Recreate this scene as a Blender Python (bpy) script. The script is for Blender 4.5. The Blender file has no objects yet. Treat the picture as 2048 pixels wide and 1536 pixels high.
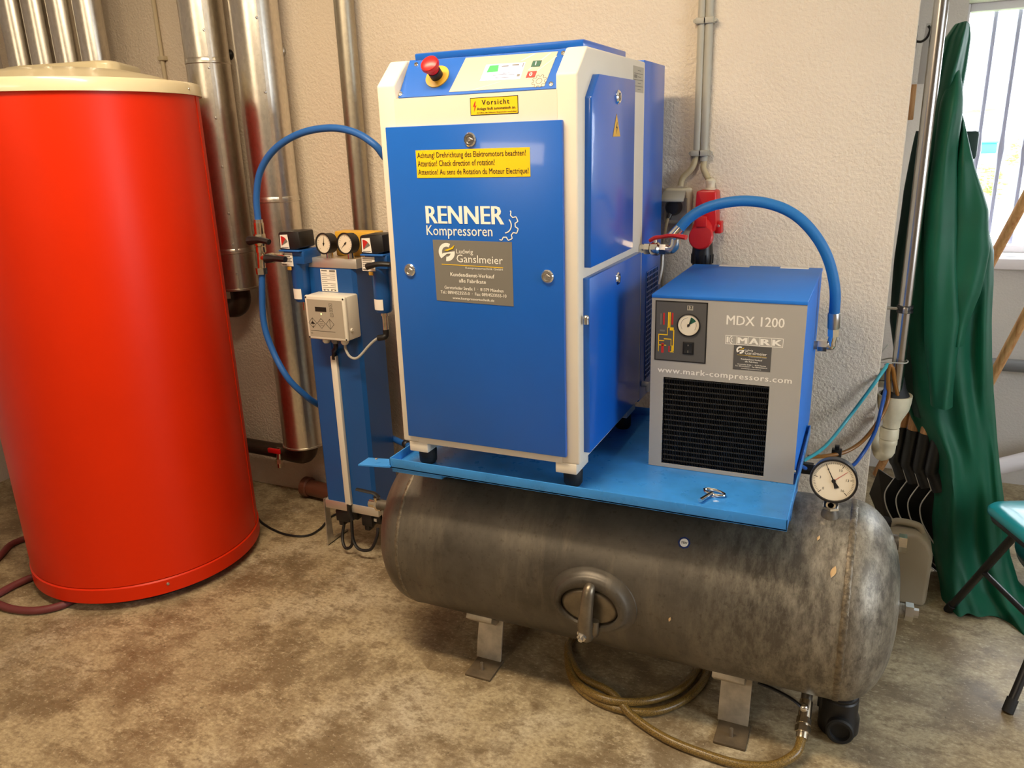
import bpy, bmesh, math, random
from mathutils import Vector as V, Matrix
random.seed(7)
PI = math.pi
sc = bpy.context.scene
COL = sc.collection

# ------------------------------------------------------------------ camera
CAM = V((1.0906, -1.6914, 1.5003))
YAW, PITCH, ROLL, FPX = -0.4331, -0.3001, -0.0330, 1569.87
FWD = V((math.sin(YAW)*math.cos(PITCH), math.cos(YAW)*math.cos(PITCH), math.sin(PITCH)))
_r0 = V((math.cos(YAW), -math.sin(YAW), 0)); _u0 = _r0.cross(FWD)
RGT = _r0*math.cos(ROLL) + _u0*math.sin(ROLL); UPV = RGT.cross(FWD)
cam = bpy.data.cameras.new('camera'); camo = bpy.data.objects.new('camera', cam); COL.objects.link(camo)
camo.matrix_world = Matrix(((RGT.x, UPV.x, -FWD.x, CAM.x), (RGT.y, UPV.y, -FWD.y, CAM.y), (RGT.z, UPV.z, -FWD.z, CAM.z), (0, 0, 0, 1)))
cam.sensor_fit = 'HORIZONTAL'; cam.sensor_width = 36.0; cam.lens = FPX/2048*36.0; cam.clip_start = 0.02; cam.clip_end = 200
sc.camera = camo

# ------------------------------------------------------------------ world, lights, exposure
world = bpy.data.worlds.new('overcast_sky'); sc.world = world; world.use_nodes = True
bg = world.node_tree.nodes['Background']; bg.inputs[0].default_value = (0.86, 0.93, 1.0, 1); bg.inputs[1].default_value = 9.0
def area(name, loc, aim, sx, sy, col, power):
    l = bpy.data.lights.new(name, 'AREA'); l.shape = 'RECTANGLE'; l.size = sx; l.size_y = sy; l.color = col; l.energy = power
    o = bpy.data.objects.new(name, l); COL.objects.link(o); o.location = loc
    o.rotation_euler = (V(aim)-V(loc)).to_track_quat('-Z', 'Y').to_euler(); return o
WARM = (1.0, 0.80, 0.56)
area('lamp_near', (-0.1, -0.65, 2.62), (-0.1, -0.5, 0), 1.4, 0.2, WARM, 52)
area('lamp_rear', (-0.7, -3.8, 2.62), (-0.4, -2.0, 0), 1.5, 0.5, WARM, 40)
area('daylight_side_window', (3.5, -0.5, 1.45), (1.9, -0.3, 0.0), 1.2, 1.1, (0.82, 0.91, 1.0), 17)
area('daylight_window', (1.98, 2.0, 1.45), (1.7, 0.0, 0.6), 1.1, 0.9, (0.86, 0.93, 1.0), 12)
sc.view_settings.view_transform = 'Standard'; sc.view_settings.look = 'None'
sc.view_settings.exposure = 0.1; sc.view_settings.gamma = 1.0; sc.view_settings.use_curve_mapping = False

# ------------------------------------------------------------------ pixel rays (frame 2048 x 1536) used to read real positions at a known depth
def ray(x, y): return FWD*FPX + RGT*(x-1024) - UPV*(y-768)
def aY(x, y, Y): d = ray(x, y); return CAM + d*((Y-CAM.y)/d.y)
def aX(x, y, X): d = ray(x, y); return CAM + d*((X-CAM.x)/d.x)
def aZ(x, y, Z=0.0): d = ray(x, y); return CAM + d*((Z-CAM.z)/d.z)
def aP(x, y, p0, n): d = ray(x, y); return CAM + d*((V(p0)-CAM).dot(n)/d.dot(n))

# ------------------------------------------------------------------ materials
def lin(c): c /= 255.0; return c/12.92 if c <= 0.04045 else ((c+0.055)/1.055)**2.4
def rgb(r, g, b): return (lin(r), lin(g), lin(b), 1)
class NT:
    def __init__(s, name):
        s.m = bpy.data.materials.new(name); s.m.use_nodes = True; s.t = s.m.node_tree; s.b = s.t.nodes['Principled BSDF']
        s.tc = s.t.nodes.new('ShaderNodeTexCoord')
    def n(s, typ, **kw):
        nd = s.t.nodes.new(typ)
        for k, v in kw.items():
            if k in nd.inputs: nd.inputs[k].default_value = v
            else: setattr(nd, k, v)
        return nd
    def l(s, a, b): s.t.links.new(a, b)
    def coords(s, scale=(1, 1, 1)):
        mp = s.n('ShaderNodeMapping'); mp.inputs['Scale'].default_value = scale; s.l(s.tc.outputs['Object'], mp.inputs['Vector']); return mp.outputs['Vector']
    def noise(s, scale, detail=4, rough=0.55, stretch=(1, 1, 1)):
        nz = s.n('ShaderNodeTexNoise'); nz.inputs['Scale'].default_value = scale; nz.inputs['Detail'].default_value = detail; nz.inputs['Roughness'].default_value = rough
        s.l(s.coords(stretch), nz.inputs['Vector']); return nz.outputs['Fac']
    def ramp(s, fac, stops):
        r = s.n('ShaderNodeValToRGB'); e = r.color_ramp.elements
        while len(e) < len(stops): e.new(0.5)
        for el, (p, c) in zip(e, stops): el.position = p; el.color = c if len(c) == 4 else (*c, 1)
        s.l(fac, r.inputs['Fac']); return r.outputs['Color']
    def mix(s, fac, a, b, mode='MIX'):
        m = s.n('ShaderNodeMix', data_type='RGBA', blend_type=mode)
        for sock, v in ((m.inputs['Factor'], fac), (m.inputs['A'] if False else m.inputs[6], a), (m.inputs[7], b)):
            if hasattr(v, 'links') or hasattr(v, 'is_output'): s.l(v, sock)
            else: sock.default_value = v
        return m.outputs[2]
    def bump(s, h, strength, dist):
        b = s.n('ShaderNodeBump'); b.inputs['Strength'].default_value = strength; b.inputs['Distance'].default_value = dist
        s.l(h, b.inputs['Height']); s.l(b.outputs['Normal'], s.b.inputs['Normal'])
def pm(name, col, rough=0.5, metal=0.0, var=0.0, vs=8, bump=0.0, bs=60, coat=0.0, spec=0.5, alpha=None, emit=None, trans=0.0, rvar=0.0):
    t = NT(name); b = t.b
    b.inputs['Base Color'].default_value = col; b.inputs['Roughness'].default_value = rough; b.inputs['Metallic'].default_value = metal
    b.inputs['Specular IOR Level'].default_value = spec; b.inputs['Coat Weight'].default_value = coat; b.inputs['Coat Roughness'].default_value = 0.06
    b.inputs['Transmission Weight'].default_value = trans
    if emit: b.inputs['Emission Color'].default_value = col; b.inputs['Emission Strength'].default_value = emit
    if var:
        f = t.noise(vs, 5)
        d = tuple(c*(1-var) for c in col[:3])+(1,); u = tuple(min(1, c*(1+var)) for c in col[:3])+(1,)
        t.l(t.ramp(f, [(0.32, d), (0.68, u)]), b.inputs['Base Color'])
    if rvar:
        f = t.noise(vs*1.7, 4); mr = t.n('ShaderNodeMapRange'); mr.inputs['To Min'].default_value = rough-rvar; mr.inputs['To Max'].default_value = rough+rvar
        t.l(f, mr.inputs['Value']); t.l(mr.outputs['Result'], b.inputs['Roughness'])
    if bump: t.bump(t.noise(bs, 3), bump, 0.002)
    return t.m
M = {}
M['blue'] = pm('blue_powder_paint', rgb(18, 94, 190), 0.3, coat=0.3, bump=0.05, bs=500, var=0.05, vs=3)
M['blue_dryer'] = pm('blue_dryer_paint', rgb(40, 116, 208), 0.5, spec=0.2, var=0.04, vs=5)
M['blue_gloss'] = pm('blue_gloss_paint', rgb(58, 138, 214), 0.3, var=0.12, vs=14, rvar=0.1)
M['blue_tower'] = pm('blue_tower_paint', rgb(24, 82, 150), 0.32, var=0.05, vs=4)
M['blue_filter'] = pm('blue_filter_paint', rgb(20, 80, 150), 0.3)
M['cream'] = pm('cream_plastic_paint', rgb(226, 216, 198), 0.5, bump=0.06, bs=300, var=0.03, vs=3)
M['grey_panel'] = pm('grey_dryer_paint', rgb(168, 164, 156), 0.45, var=0.03, vs=5)
M['dark_grey'] = pm('dark_grey_print', rgb(84, 82, 80), 0.5)
M['mid_grey'] = pm('mid_grey_print', rgb(118, 114, 106), 0.5)
M['silver_print'] = pm('silver_print', rgb(182, 176, 160), 0.4, 0.2)
M['white'] = pm('white_print', rgb(240, 236, 226), 0.5)
M['white_plastic'] = pm('white_plastic', rgb(226, 222, 208), 0.4)
M['ivory'] = pm('ivory_plastic', rgb(214, 204, 176), 0.45, var=0.08, vs=20)
M['yellow'] = pm('yellow_label', rgb(244, 198, 6), 0.45)
M['yellow2'] = pm('yellow_plastic', rgb(222, 172, 58), 0.4)
M['black'] = pm('black_plastic', rgb(22, 21, 22), 0.42)
M['black_metal'] = pm('black_metal_paint', rgb(26, 25, 26), 0.38)
M['rubber'] = pm('black_rubber', rgb(18, 18, 18), 0.65)
M['ink'] = pm('black_ink', rgb(24, 20, 16), 0.6)
M['red'] = pm('red_plastic', rgb(206, 26, 28), 0.35)
M['red_print'] = pm('red_print', rgb(190, 34, 30), 0.5)
M['chrome'] = pm('polished_chrome', (0.86, 0.84, 0.8, 1), 0.12, 1.0)
M['stainless'] = pm('stainless_steel', (0.5, 0.47, 0.44, 1), 0.24, 1.0)
M['steel'] = pm('brushed_steel', (0.6, 0.58, 0.55, 1), 0.3, 1.0, var=0.06, vs=30)
M['nickel'] = pm('nickel_brass', (0.75, 0.68, 0.55, 1), 0.22, 1.0, var=0.1, vs=60)
M['alu'] = pm('aluminium_profile', (0.72, 0.68, 0.62, 1), 0.42, 0.8)
M['zinc_dark'] = pm('dull_zinc_casting', rgb(118, 108, 92), 0.36, 0.7, var=0.25, vs=22)
M['foot_steel'] = pm('dirty_foot_steel', rgb(96, 82, 62), 0.6, 0.2, var=0.25, vs=25)
M['zinc'] = pm('zinc_plated_steel', (0.55, 0.53, 0.48, 1), 0.4, 0.85, var=0.2, vs=30)
M['screen'] = pm('lit_screen', rgb(196, 214, 246), 0.3, emit=0.55)
M['screen_green'] = pm('lit_screen_green', rgb(70, 214, 90), 0.3, emit=0.5)
M['dial'] = pm('gauge_dial', rgb(232, 222, 200), 0.4)
M['green_dial'] = pm('green_dial_sector', rgb(20, 84, 64), 0.5)
M['orange_red'] = pm('orange_red_enamel', rgb(210, 40, 0), 0.38, coat=0.0, spec=0.25, var=0.05, vs=2)
M['lid'] = pm('cream_lid_plastic', rgb(220, 206, 168), 0.3, coat=0.25)
M['fins'] = pm('black_fin_coating', rgb(14, 13, 13), 0.5)
M['dark_void'] = pm('dark_interior', rgb(7, 7, 8), 0.8)
M['hose_blue'] = pm('blue_rubber_hose', rgb(36, 98, 176), 0.45)
M['hose_blue2'] = pm('blue_cloth_hose', rgb(28, 110, 178), 0.55, bump=0.2, bs=300)
M['cyan'] = pm('cyan_tube', rgb(60, 164, 178), 0.3)
M['tube_blue'] = pm('blue_tube', rgb(34, 84, 164), 0.3)
M['amber'] = pm('amber_tube', rgb(140, 92, 34), 0.3)
M['maroon'] = pm('maroon_rubber_hose', rgb(104, 44, 44), 0.55)
M['cable_beige'] = pm('beige_cable', rgb(186, 170, 132), 0.5)
M['cable_grey'] = pm('grey_cable', rgb(170, 168, 160), 0.5)
M['conduit'] = pm('grey_conduit', rgb(170, 166, 152), 0.5)
M['white_wall_paint_conduit'] = pm('painted_conduit', rgb(196, 182, 152), 0.7)
M['coat'] = pm('green_oilskin', rgb(0, 78, 54), 0.58, spec=0.35, var=0.12, vs=6, bump=0.15, bs=18, rvar=0.08)
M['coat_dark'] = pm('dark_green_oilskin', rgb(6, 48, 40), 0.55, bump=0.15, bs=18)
M['coat_strap'] = pm('pale_strap', rgb(176, 168, 158), 0.7)
M['wood'] = pm('wood_handle', rgb(196, 144, 92), 0.5)
M['spade'] = pm('black_spade_paint', rgb(26, 25, 24), 0.42, var=0.3, vs=20)
M['spade_edge'] = pm('polished_spade_edge', rgb(226, 222, 214), 0.3, 0.4)
M['spade_grey'] = pm('grey_spade', rgb(92, 86, 78), 0.5, 0.3, var=0.15, vs=10)
M['canister'] = pm('beige_polyethylene', rgb(172, 160, 136), 0.45, var=0.05, vs=3)
M['seat'] = pm('turquoise_vinyl', rgb(26, 140, 150), 0.28, coat=0.2)
M['bag'] = pm('teal_bag', rgb(20, 90, 96), 0.45, bump=0.4, bs=20)
M['brown_pipe'] = pm('brown_drain_pipe', rgb(104, 60, 42), 0.45, var=0.08, vs=15)
M['dark_pipe'] = pm('dark_iron_pipe', rgb(62, 46, 34), 0.5, 0.4, var=0.25, vs=20)
M['grey_pipe'] = pm('grey_plastic_pipe', rgb(112, 112, 114), 0.4)
M['window_white'] = pm('window_white_paint', rgb(222, 216, 220), 0.5)
M['bar'] = pm('window_bar_paint', rgb(176, 176, 200), 0.5)
M['grass'] = pm('garden_grass', rgb(150, 172, 110), 0.9, var=0.2, vs=3)
M['leaf'] = pm('garden_leaf', rgb(176, 196, 120), 0.8, var=0.2, vs=6)
M['turq'] = pm('turquoise_box', rgb(60, 170, 160), 0.6)
M['roof'] = pm('roof_tile', rgb(196, 160, 150), 0.8)
M['dry_leaf'] = pm('dry_leaf', rgb(206, 170, 120), 0.7)
M['strap_yellow'] = pm('hazard_triangle', rgb(232, 176, 60), 0.5)
M['weld'] = pm('weld_bead', rgb(112, 102, 86), 0.45, 0.5, var=0.4, vs=90, bump=0.9, bs=160)
M['glass'] = None

def m_wood():
    t = NT('wood_grain'); f = t.noise(14, 6, 0.6, (8, 8, 0.7))
    t.l(t.ramp(f, [(0.3, rgb(168, 112, 66)), (0.7, rgb(214, 166, 112))]), t.b.inputs['Base Color']); t.b.inputs['Roughness'].default_value = 0.5; return t.m
M['wood'] = m_wood()
def m_glass():
    t = NT('window_glass'); b = t.b; b.inputs['Base Color'].default_value = (1, 1, 1, 1); b.inputs['Transmission Weight'].default_value = 1; b.inputs['Roughness'].default_value = 0.0; b.inputs['IOR'].default_value = 1.05
    return t.m
M['glass'] = m_glass()
def m_wall(name, col, strength):
    t = NT(name); f = t.noise(2.2, 3)
    c0 = tuple(c*0.94 for c in col[:3])+(1,)
    t.l(t.ramp(f, [(0.3, c0), (0.7, col)]), t.b.inputs['Base Color']); t.b.inputs['Roughness'].default_value = 0.85; t.b.inputs['Specular IOR Level'].default_value = 0.25
    n1 = t.noise(115, 3, 0.5); r = t.ramp(n1, [(0.34, (0, 0, 0, 1)), (0.66, (1, 1, 1, 1))])
    t.bump(r, strength, 0.0045); return t.m
M['stucco'] = m_wall('stucco_wall', rgb(226, 212, 192), 0.45)
M['plaster'] = m_wall('plain_plaster', rgb(206, 200, 194), 0.2)
M['ceiling'] = pm('ceiling_paint', rgb(226, 220, 208), 0.9)
def m_floor():
    t = NT('worn_concrete'); b = t.b
    a = t.noise(1.1, 9, 0.6); c = t.noise(3.2, 9, 0.72); d = t.noise(34, 7, 0.72); e = t.noise(1.9, 8, 0.6, (1, 0.8, 1)); g = t.noise(13, 8, 0.75, (1, 1.5, 1))
    base = t.ramp(a, [(0.30, rgb(146, 130, 100)), (0.5, rgb(176, 160, 126)), (0.72, rgb(160, 142, 112))])
    pale = t.mix(t.ramp(e, [(0.52, (0, 0, 0, 1)), (0.66, (0.55, 0.55, 0.55, 1))]), base, rgb(204, 194, 170))
    st = t.mix(t.ramp(c, [(0.42, (0.8, 0.8, 0.8, 1)), (0.54, (0, 0, 0, 1))]), pale, rgb(106, 88, 62))
    gr = t.mix(t.ramp(g, [(0.38, (0.75, 0.75, 0.75, 1)), (0.50, (0, 0, 0, 1))]), st, rgb(104, 86, 60))
    k = t.noise(70, 6, 0.75, (1, 1.4, 1)); gr = t.mix(t.ramp(k, [(0.40, (0.5, 0.5, 0.5, 1)), (0.52, (0, 0, 0, 1))]), gr, rgb(118, 100, 74))
    gr = t.mix(t.ramp(k, [(0.56, (0, 0, 0, 1)), (0.66, (0.5, 0.5, 0.5, 1))]), gr, rgb(212, 198, 168))
    sp = t.mix(t.ramp(d, [(0.30, (0.8, 0.8, 0.8, 1)), (0.38, (0, 0, 0, 1))]), gr, rgb(60, 50, 38))
    t.l(sp, b.inputs['Base Color'])
    t.l(t.ramp(c, [(0.35, (0.40, 0.40, 0.40, 1)), (0.7, (0.60, 0.60, 0.60, 1))]), b.inputs['Roughness'])
    t.bump(g, 0.3, 0.004); return t.m
M['floor'] = m_floor()
def m_galv(name, col, rough):
    t = NT(name); b = t.b; b.inputs['Metallic'].default_value = 1.0
    v = t.n('ShaderNodeTexVoronoi'); v.inputs['Scale'].default_value = 120; t.l(t.coords((1, 1, 0.6)), v.inputs['Vector'])
    lo = tuple(c*0.9 for c in col[:3])+(1,)
    t.l(t.ramp(v.outputs['Color'], [(0.2, lo), (0.8, col)]), b.inputs['Base Color'])
    n = t.noise(6, 4); mr = t.n('ShaderNodeMapRange'); mr.inputs['To Min'].default_value = rough-0.06; mr.inputs['To Max'].default_value = rough+0.08
    t.l(n, mr.inputs['Value']); t.l(mr.outputs['Result'], b.inputs['Roughness']); return t.m
M['galv'] = m_galv('galvanised_sheet', (0.74, 0.70, 0.62, 1), 0.3)
M['galv_pipe'] = m_galv('galvanised_tube', (0.42, 0.38, 0.3, 1), 0.42)
def m_tank():
    t = NT('weathered_zinc'); b = t.b; b.inputs['Metallic'].default_value = 0.5
    a = t.noise(3.0, 7, 0.65); c = t.noise(24, 9, 0.78, (1.6, 0.6, 0.6)); d = t.noise(60, 5, 0.7); e = t.noise(7, 8, 0.7, (1.6, 0.35, 0.35))
    base = t.ramp(a, [(0.32, rgb(70, 65, 58)), (0.5, rgb(95, 89, 80)), (0.70, rgb(116, 109, 98))])
    st = t.mix(t.ramp(e, [(0.50, (0, 0, 0, 1)), (0.66, (0.35, 0.35, 0.35, 1))]), base, rgb(138, 127, 109))
    # zinc bloom, denser towards the right-hand end of the vessel
    sx = t.n('ShaderNodeSeparateXYZ'); t.l(t.tc.outputs['Object'], sx.inputs['Vector'])
    mr = t.n('ShaderNodeMapRange'); mr.inputs['From Min'].default_value = 0.18; mr.inputs['From Max'].default_value = 0.58; t.l(sx.outputs['X'], mr.inputs['Value'])
    spots = t.ramp(c, [(0.42, (0, 0, 0, 1)), (0.64, (0.7, 0.7, 0.7, 1))])
    mul = t.n('ShaderNodeMath', operation='MULTIPLY'); t.l(spots, mul.inputs[0]); t.l(mr.outputs['Result'], mul.inputs[1])
    z = t.mix(mul.outputs[0], st, rgb(178, 171, 154))
    sp = t.mix(t.ramp(d, [(0.32, (0.5, 0.5, 0.5, 1)), (0.44, (0, 0, 0, 1))]), z, rgb(66, 58, 48))
    t.l(sp, b.inputs['Base Color'])
    t.l(t.ramp(a, [(0.3, (0.38, 0.38, 0.38, 1)), (0.7, (0.54, 0.54, 0.54, 1))]), b.inputs['Roughness'])
    t.bump(c, 0.08, 0.002); return t.m
M['tank'] = m_tank()
def m_braid():
    t = NT('amber_braided_hose'); b = t.b
    w = t.noise(520, 2, 0.5); t.l(t.ramp(w, [(0.4, rgb(84, 66, 30)), (0.62, rgb(146, 118, 60))]), b.inputs['Base Color'])
    b.inputs['Roughness'].default_value = 0.3; t.bump(w, 0.3, 0.001); return t.m
M['braid'] = m_braid()
def m_seatgal():
    return pm('scuffed_leg_steel', rgb(184, 174, 156), 0.5, 0.4, var=0.2, vs=25)
M['leg_steel'] = m_seatgal()

# ------------------------------------------------------------------ mesh builder
def frame(axis):
    a = V(axis).normalized(); h = V((0, 0, 1)) if abs(a.z) < 0.9 else V((1, 0, 0))
    u = h.cross(a).normalized(); return u, a.cross(u), a
class MB:
    def __init__(s): s.bm = bmesh.new()
    def box(s, x0, x1, y0, y1, z0, z1, bev=0.0, seg=2, mat=None):
        vs = [s.bm.verts.new((x, y, z)) for x in (x0, x1) for y in (y0, y1) for z in (z0, z1)]
        fs = [s.bm.faces.new([vs[i] for i in f]) for f in ((0, 1, 3, 2), (4, 6, 7, 5), (0, 4, 5, 1), (2, 3, 7, 6), (0, 2, 6, 4), (1, 5, 7, 3))]
        if mat is not None: bmesh.ops.transform(s.bm, matrix=mat, verts=vs)
        if bev:
            es = list({e for f in fs for e in f.edges}); bmesh.ops.bevel(s.bm, geom=es, offset=bev, segments=seg, affect='EDGES', profile=0.5)
        return s
    def prism(s, poly, axis, a0, a1, bev=0.0, seg=2):
        def P(p, a): return {'x': (a, p[0], p[1]), 'y': (p[0], a, p[1]), 'z': (p[0], p[1], a)}[axis]
        v0 = [s.bm.verts.new(P(p, a0)) for p in poly]; v1 = [s.bm.verts.new(P(p, a1)) for p in poly]; n = len(poly)
        fs = [s.bm.faces.new(v0), s.bm.faces.new(v1[::-1])]
        for i in range(n): fs.append(s.bm.faces.new((v0[i], v1[i], v1[(i+1) % n], v0[(i+1) % n])))
        if bev:
            es = list({e for f in fs for e in f.edges}); bmesh.ops.bevel(s.bm, geom=es, offset=bev, segments=seg, affect='EDGES', profile=0.5)
        return s
    def slab(s, corners, nrm, th):      # polygon in space with a thickness along nrm
        v0 = [s.bm.verts.new(V(p)) for p in corners]; v1 = [s.bm.verts.new(V(p)+V(nrm)*th) for p in corners]; n = len(v0)
        s.bm.faces.new(v0); s.bm.faces.new(v1[::-1])
        for i in range(n): s.bm.faces.new((v0[i], v1[i], v1[(i+1) % n], v0[(i+1) % n]))
        return s
    def lathe(s, prof, o, axis, n=24, squash=None):     # prof: (radius, height along axis)
        u, w, a = frame(axis); o = V(o); rings = []
        for r, h in prof:
            if r < 1e-6: rings.append([s.bm.verts.new(o+a*h)])
            else: rings.append([s.bm.verts.new(o+a*h+(u*math.cos(2*PI*k/n)+w*math.sin(2*PI*k/n)*(squash or 1))*r) for k in range(n)])
        for A, B in zip(rings, rings[1:]):
            for k in range(n):
                j = (k+1) % n
                if len(A) == 1 and len(B) == 1: continue
                if len(A) == 1: s.bm.faces.new((A[0], B[j], B[k]))
                elif len(B) == 1: s.bm.faces.new((A[k], A[j], B[0]))
                else: s.bm.faces.new((A[k], A[j], B[j], B[k]))
        if len(rings[0]) > 1: s.bm.faces.new(rings[0][::-1])
        if len(rings[-1]) > 1: s.bm.faces.new(rings[-1])
        return s
    def cyl(s, p0, p1, r0, r1=None, n=16, bev=0.0):
        p0, p1 = V(p0), V(p1); L = (p1-p0).length; r1 = r0 if r1 is None else r1
        pr = [(r0, 0), (r1, L)] if not bev else [(r0-bev, 0), (r0, bev), (r1, L-bev), (r1-bev, L)]
        return s.lathe(pr, p0, p1-p0, n)
    def hexn(s, p0, p1, r): return s.cyl(p0, p1, r, n=6)
    def ball(s, c, r, n=12, m=8, sc=(1, 1, 1)):
        g = bmesh.ops.create_uvsphere(s.bm, u_segments=n, v_segments=m, radius=r)
        bmesh.ops.transform(s.bm, matrix=Matrix.Translation(V(c)) @ Matrix.Diagonal((*sc, 1)), verts=g['verts']); return s
    def tube(s, pts, r, n=8, closed=False, smooth=6, radii=None, flat=None):
        pts = [V(p) for p in pts]
        if smooth and len(pts) > 2:
            out = []; N = len(pts); rr = []
            segs = N if closed else N-1
            for i in range(segs):
                if closed: p0, p1, p2, p3 = pts[(i-1) % N], pts[i], pts[(i+1) % N], pts[(i+2) % N]
                else: p0, p1, p2, p3 = pts[max(i-1, 0)], pts[i], pts[i+1], pts[min(i+2, N-1)]
                for k in range(smooth):
                    t = k/smooth
                    out.append(0.5*((2*p1)+(p2-p0)*t+(2*p0-5*p1+4*p2-p3)*t*t+(3*p1-p0-3*p2+p3)*t**3))
                    if radii: rr.append(radii[i]*(1-t)+radii[(i+1) % N]*t)
            if not closed: out.append(pts[-1]); rr += [radii[-1]] if radii else []
            pts = out; radii = rr if radii else None
        N = len(pts); T = []
        for i in range(N):
            a = pts[(i-1) % N] if closed else pts[max(i-1, 0)]; b = pts[(i+1) % N] if closed else pts[min(i+1, N-1)]; T.append((b-a).normalized())
        u = frame(T[0])[0]; rings = []
        for i in range(N):
            u = (u-T[i]*u.dot(T[i])); u = u.normalized() if u.length > 1e-6 else frame(T[i])[0]; w = T[i].cross(u)
            R = radii[i] if radii else r
            rings.append([s.bm.verts.new(pts[i]+(u*math.cos(2*PI*k/n)+w*math.sin(2*PI*k/n)*(flat or 1))*R) for k in range(n)])
        for A, B in zip(rings, rings[1:]+([rings[0]] if closed else [])):
            for k in range(n): j = (k+1) % n; s.bm.faces.new((A[k], A[j], B[j], B[k]))
        if not closed: s.bm.faces.new(rings[0][::-1]); s.bm.faces.new(rings[-1])
        return s
    def grid(s, fn, nu, nv, closeu=False):
        g = [[s.bm.verts.new(fn(i/(nu if closeu else nu-1), j/(nv-1))) for i in range(nu)] for j in range(nv)]
        for j in range(nv-1):
            for i in range(nu if closeu else nu-1):
                k = (i+1) % nu; s.bm.faces.new((g[j][i], g[j][k], g[j+1][k], g[j+1][i]))
        return s
    def text(s, body, O, X, Y, width=None, height=None, align='LEFT', bold=0.0, spacing=1.0, lift=0.0004, shear=0.0):
        cu = bpy.data.curves.new('t', 'FONT'); cu.body = body; cu.size = 1.0; cu.space_character = spacing; cu.resolution_u = 2; cu.fill_mode = 'FRONT'; cu.shear = shear
        ob = bpy.data.objects.new('t', cu); COL.objects.link(ob)
        bpy.context.view_layer.update()
        me = bpy.data.meshes.new_from_object(ob.evaluated_get(bpy.context.evaluated_depsgraph_get()))
        xs = [v.co.x for v in me.vertices]; ys = [v.co.y for v in me.vertices]
        x0, x1, y0, y1 = min(xs), max(xs), min(ys), max(ys)
        kx = width/(x1-x0) if width else None; ky = height/(y1-y0) if height else None
        kx = kx or ky; ky = ky or kx
        X, Y = V(X).normalized(), V(Y).normalized(); N = X.cross(Y)
        ox = {'LEFT': x0, 'CENTER': (x0+x1)/2, 'RIGHT': x1}[align]
        base = [v.co.copy() for v in me.vertices]; b = bold*1.6
        for k, sh in enumerate((0.0, -b, b, -b*0.5, b*0.5)[:1 if not bold else 3 if bold < 0.02 else 5]):   # heavier strokes: shifted copies, each a hair higher
            for v, c in zip(me.vertices, base): v.co = V(O)+X*((c.x-ox+sh)*kx)+Y*(c.y*ky)+N*(lift+0.00004*k)
            s.bm.from_mesh(me)
        bpy.data.objects.remove(ob); bpy.data.curves.remove(cu); bpy.data.meshes.remove(me); return s
    def build(s, name, mat, parent=None, angle=38, label=None, recalc=True):
        if recalc: bmesh.ops.recalc_face_normals(s.bm, faces=s.bm.faces)
        c = math.radians(angle)
        for f in s.bm.faces: f.smooth = True
        for e in s.bm.edges:
            if len(e.link_faces) == 2: e.smooth = e.calc_face_angle(0) < c
        me = bpy.data.meshes.new(name); s.bm.to_mesh(me); s.bm.free()
        me.materials.append(M[mat] if isinstance(mat, str) else mat)
        o = bpy.data.objects.new(name, me); COL.objects.link(o)
        if parent is not None:
            o.parent = parent
            W = WORLD.get(parent.name, Matrix.Identity(4)); me.transform(W.inverted()); WORLD[o.name] = W
        if label: o['label'] = label
        return o
WORLD = {}
def thing(name, label, cat, loc=(0, 0, 0), group=None):
    o = bpy.data.objects.new(name, None); COL.objects.link(o); o.location = loc; o.empty_display_size = 0.05
    o['label'] = label; o['category'] = cat
    if group: o['group'] = group
    WORLD[o.name] = Matrix.Translation(V(loc)); return o
def tag(o, label, cat, group=None, kind=None):      # a thing that is one mesh: move its origin to its own base
    me = o.data; xs = [v.co for v in me.vertices]
    c = V(((min(p.x for p in xs)+max(p.x for p in xs))/2, (min(p.y for p in xs)+max(p.y for p in xs))/2, min(p.z for p in xs)))
    me.transform(Matrix.Translation(-c)); o.location = c; WORLD[o.name] = Matrix.Translation(c)
    o['label'] = label; o['category'] = cat
    if group: o['group'] = group
    if kind: o['kind'] = kind
    return o
def struct(o): o['kind'] = 'structure'; return o
def dup(root, loc, label, group=None):
    r = root.copy(); COL.objects.link(r); r.location = loc; r['label'] = label
    if group: r['group'] = group
    for ch in list(root.children):
        c = ch.copy(); COL.objects.link(c); c.parent = r
        for g in list(ch.children): d = g.copy(); COL.objects.link(d); d.parent = c
    return r
def screw(parent, c, nrm, r=0.006, name='screw', mat='chrome'):
    c = V(c); n = V(nrm).normalized(); m = MB(); m.lathe([(r, 0), (r, r*0.35), (r*0.75, r*0.7), (r*0.35, r*0.75), (r*0.3, r*0.45), (0, r*0.45)], c-n*0.0005, n, 12)
    return m.build(name, mat, parent)
def latch(parent, c, nrm, r=0.016):
    c = V(c); n = V(nrm).normalized()
    o = MB().lathe([(r, 0), (r, 0.003), (r*0.82, 0.006), (r*0.62, 0.006), (r*0.55, 0.002), (0, 0.002)], c-n*0.001, n, 24).build('latch', 'chrome', parent)
    MB().lathe([(r*0.34, 0.0), (r*0.34, 0.006), (r*0.26, 0.007), (0, 0.007)], c, n, 3).build('latch_key', 'steel', o)
    return o

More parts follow.
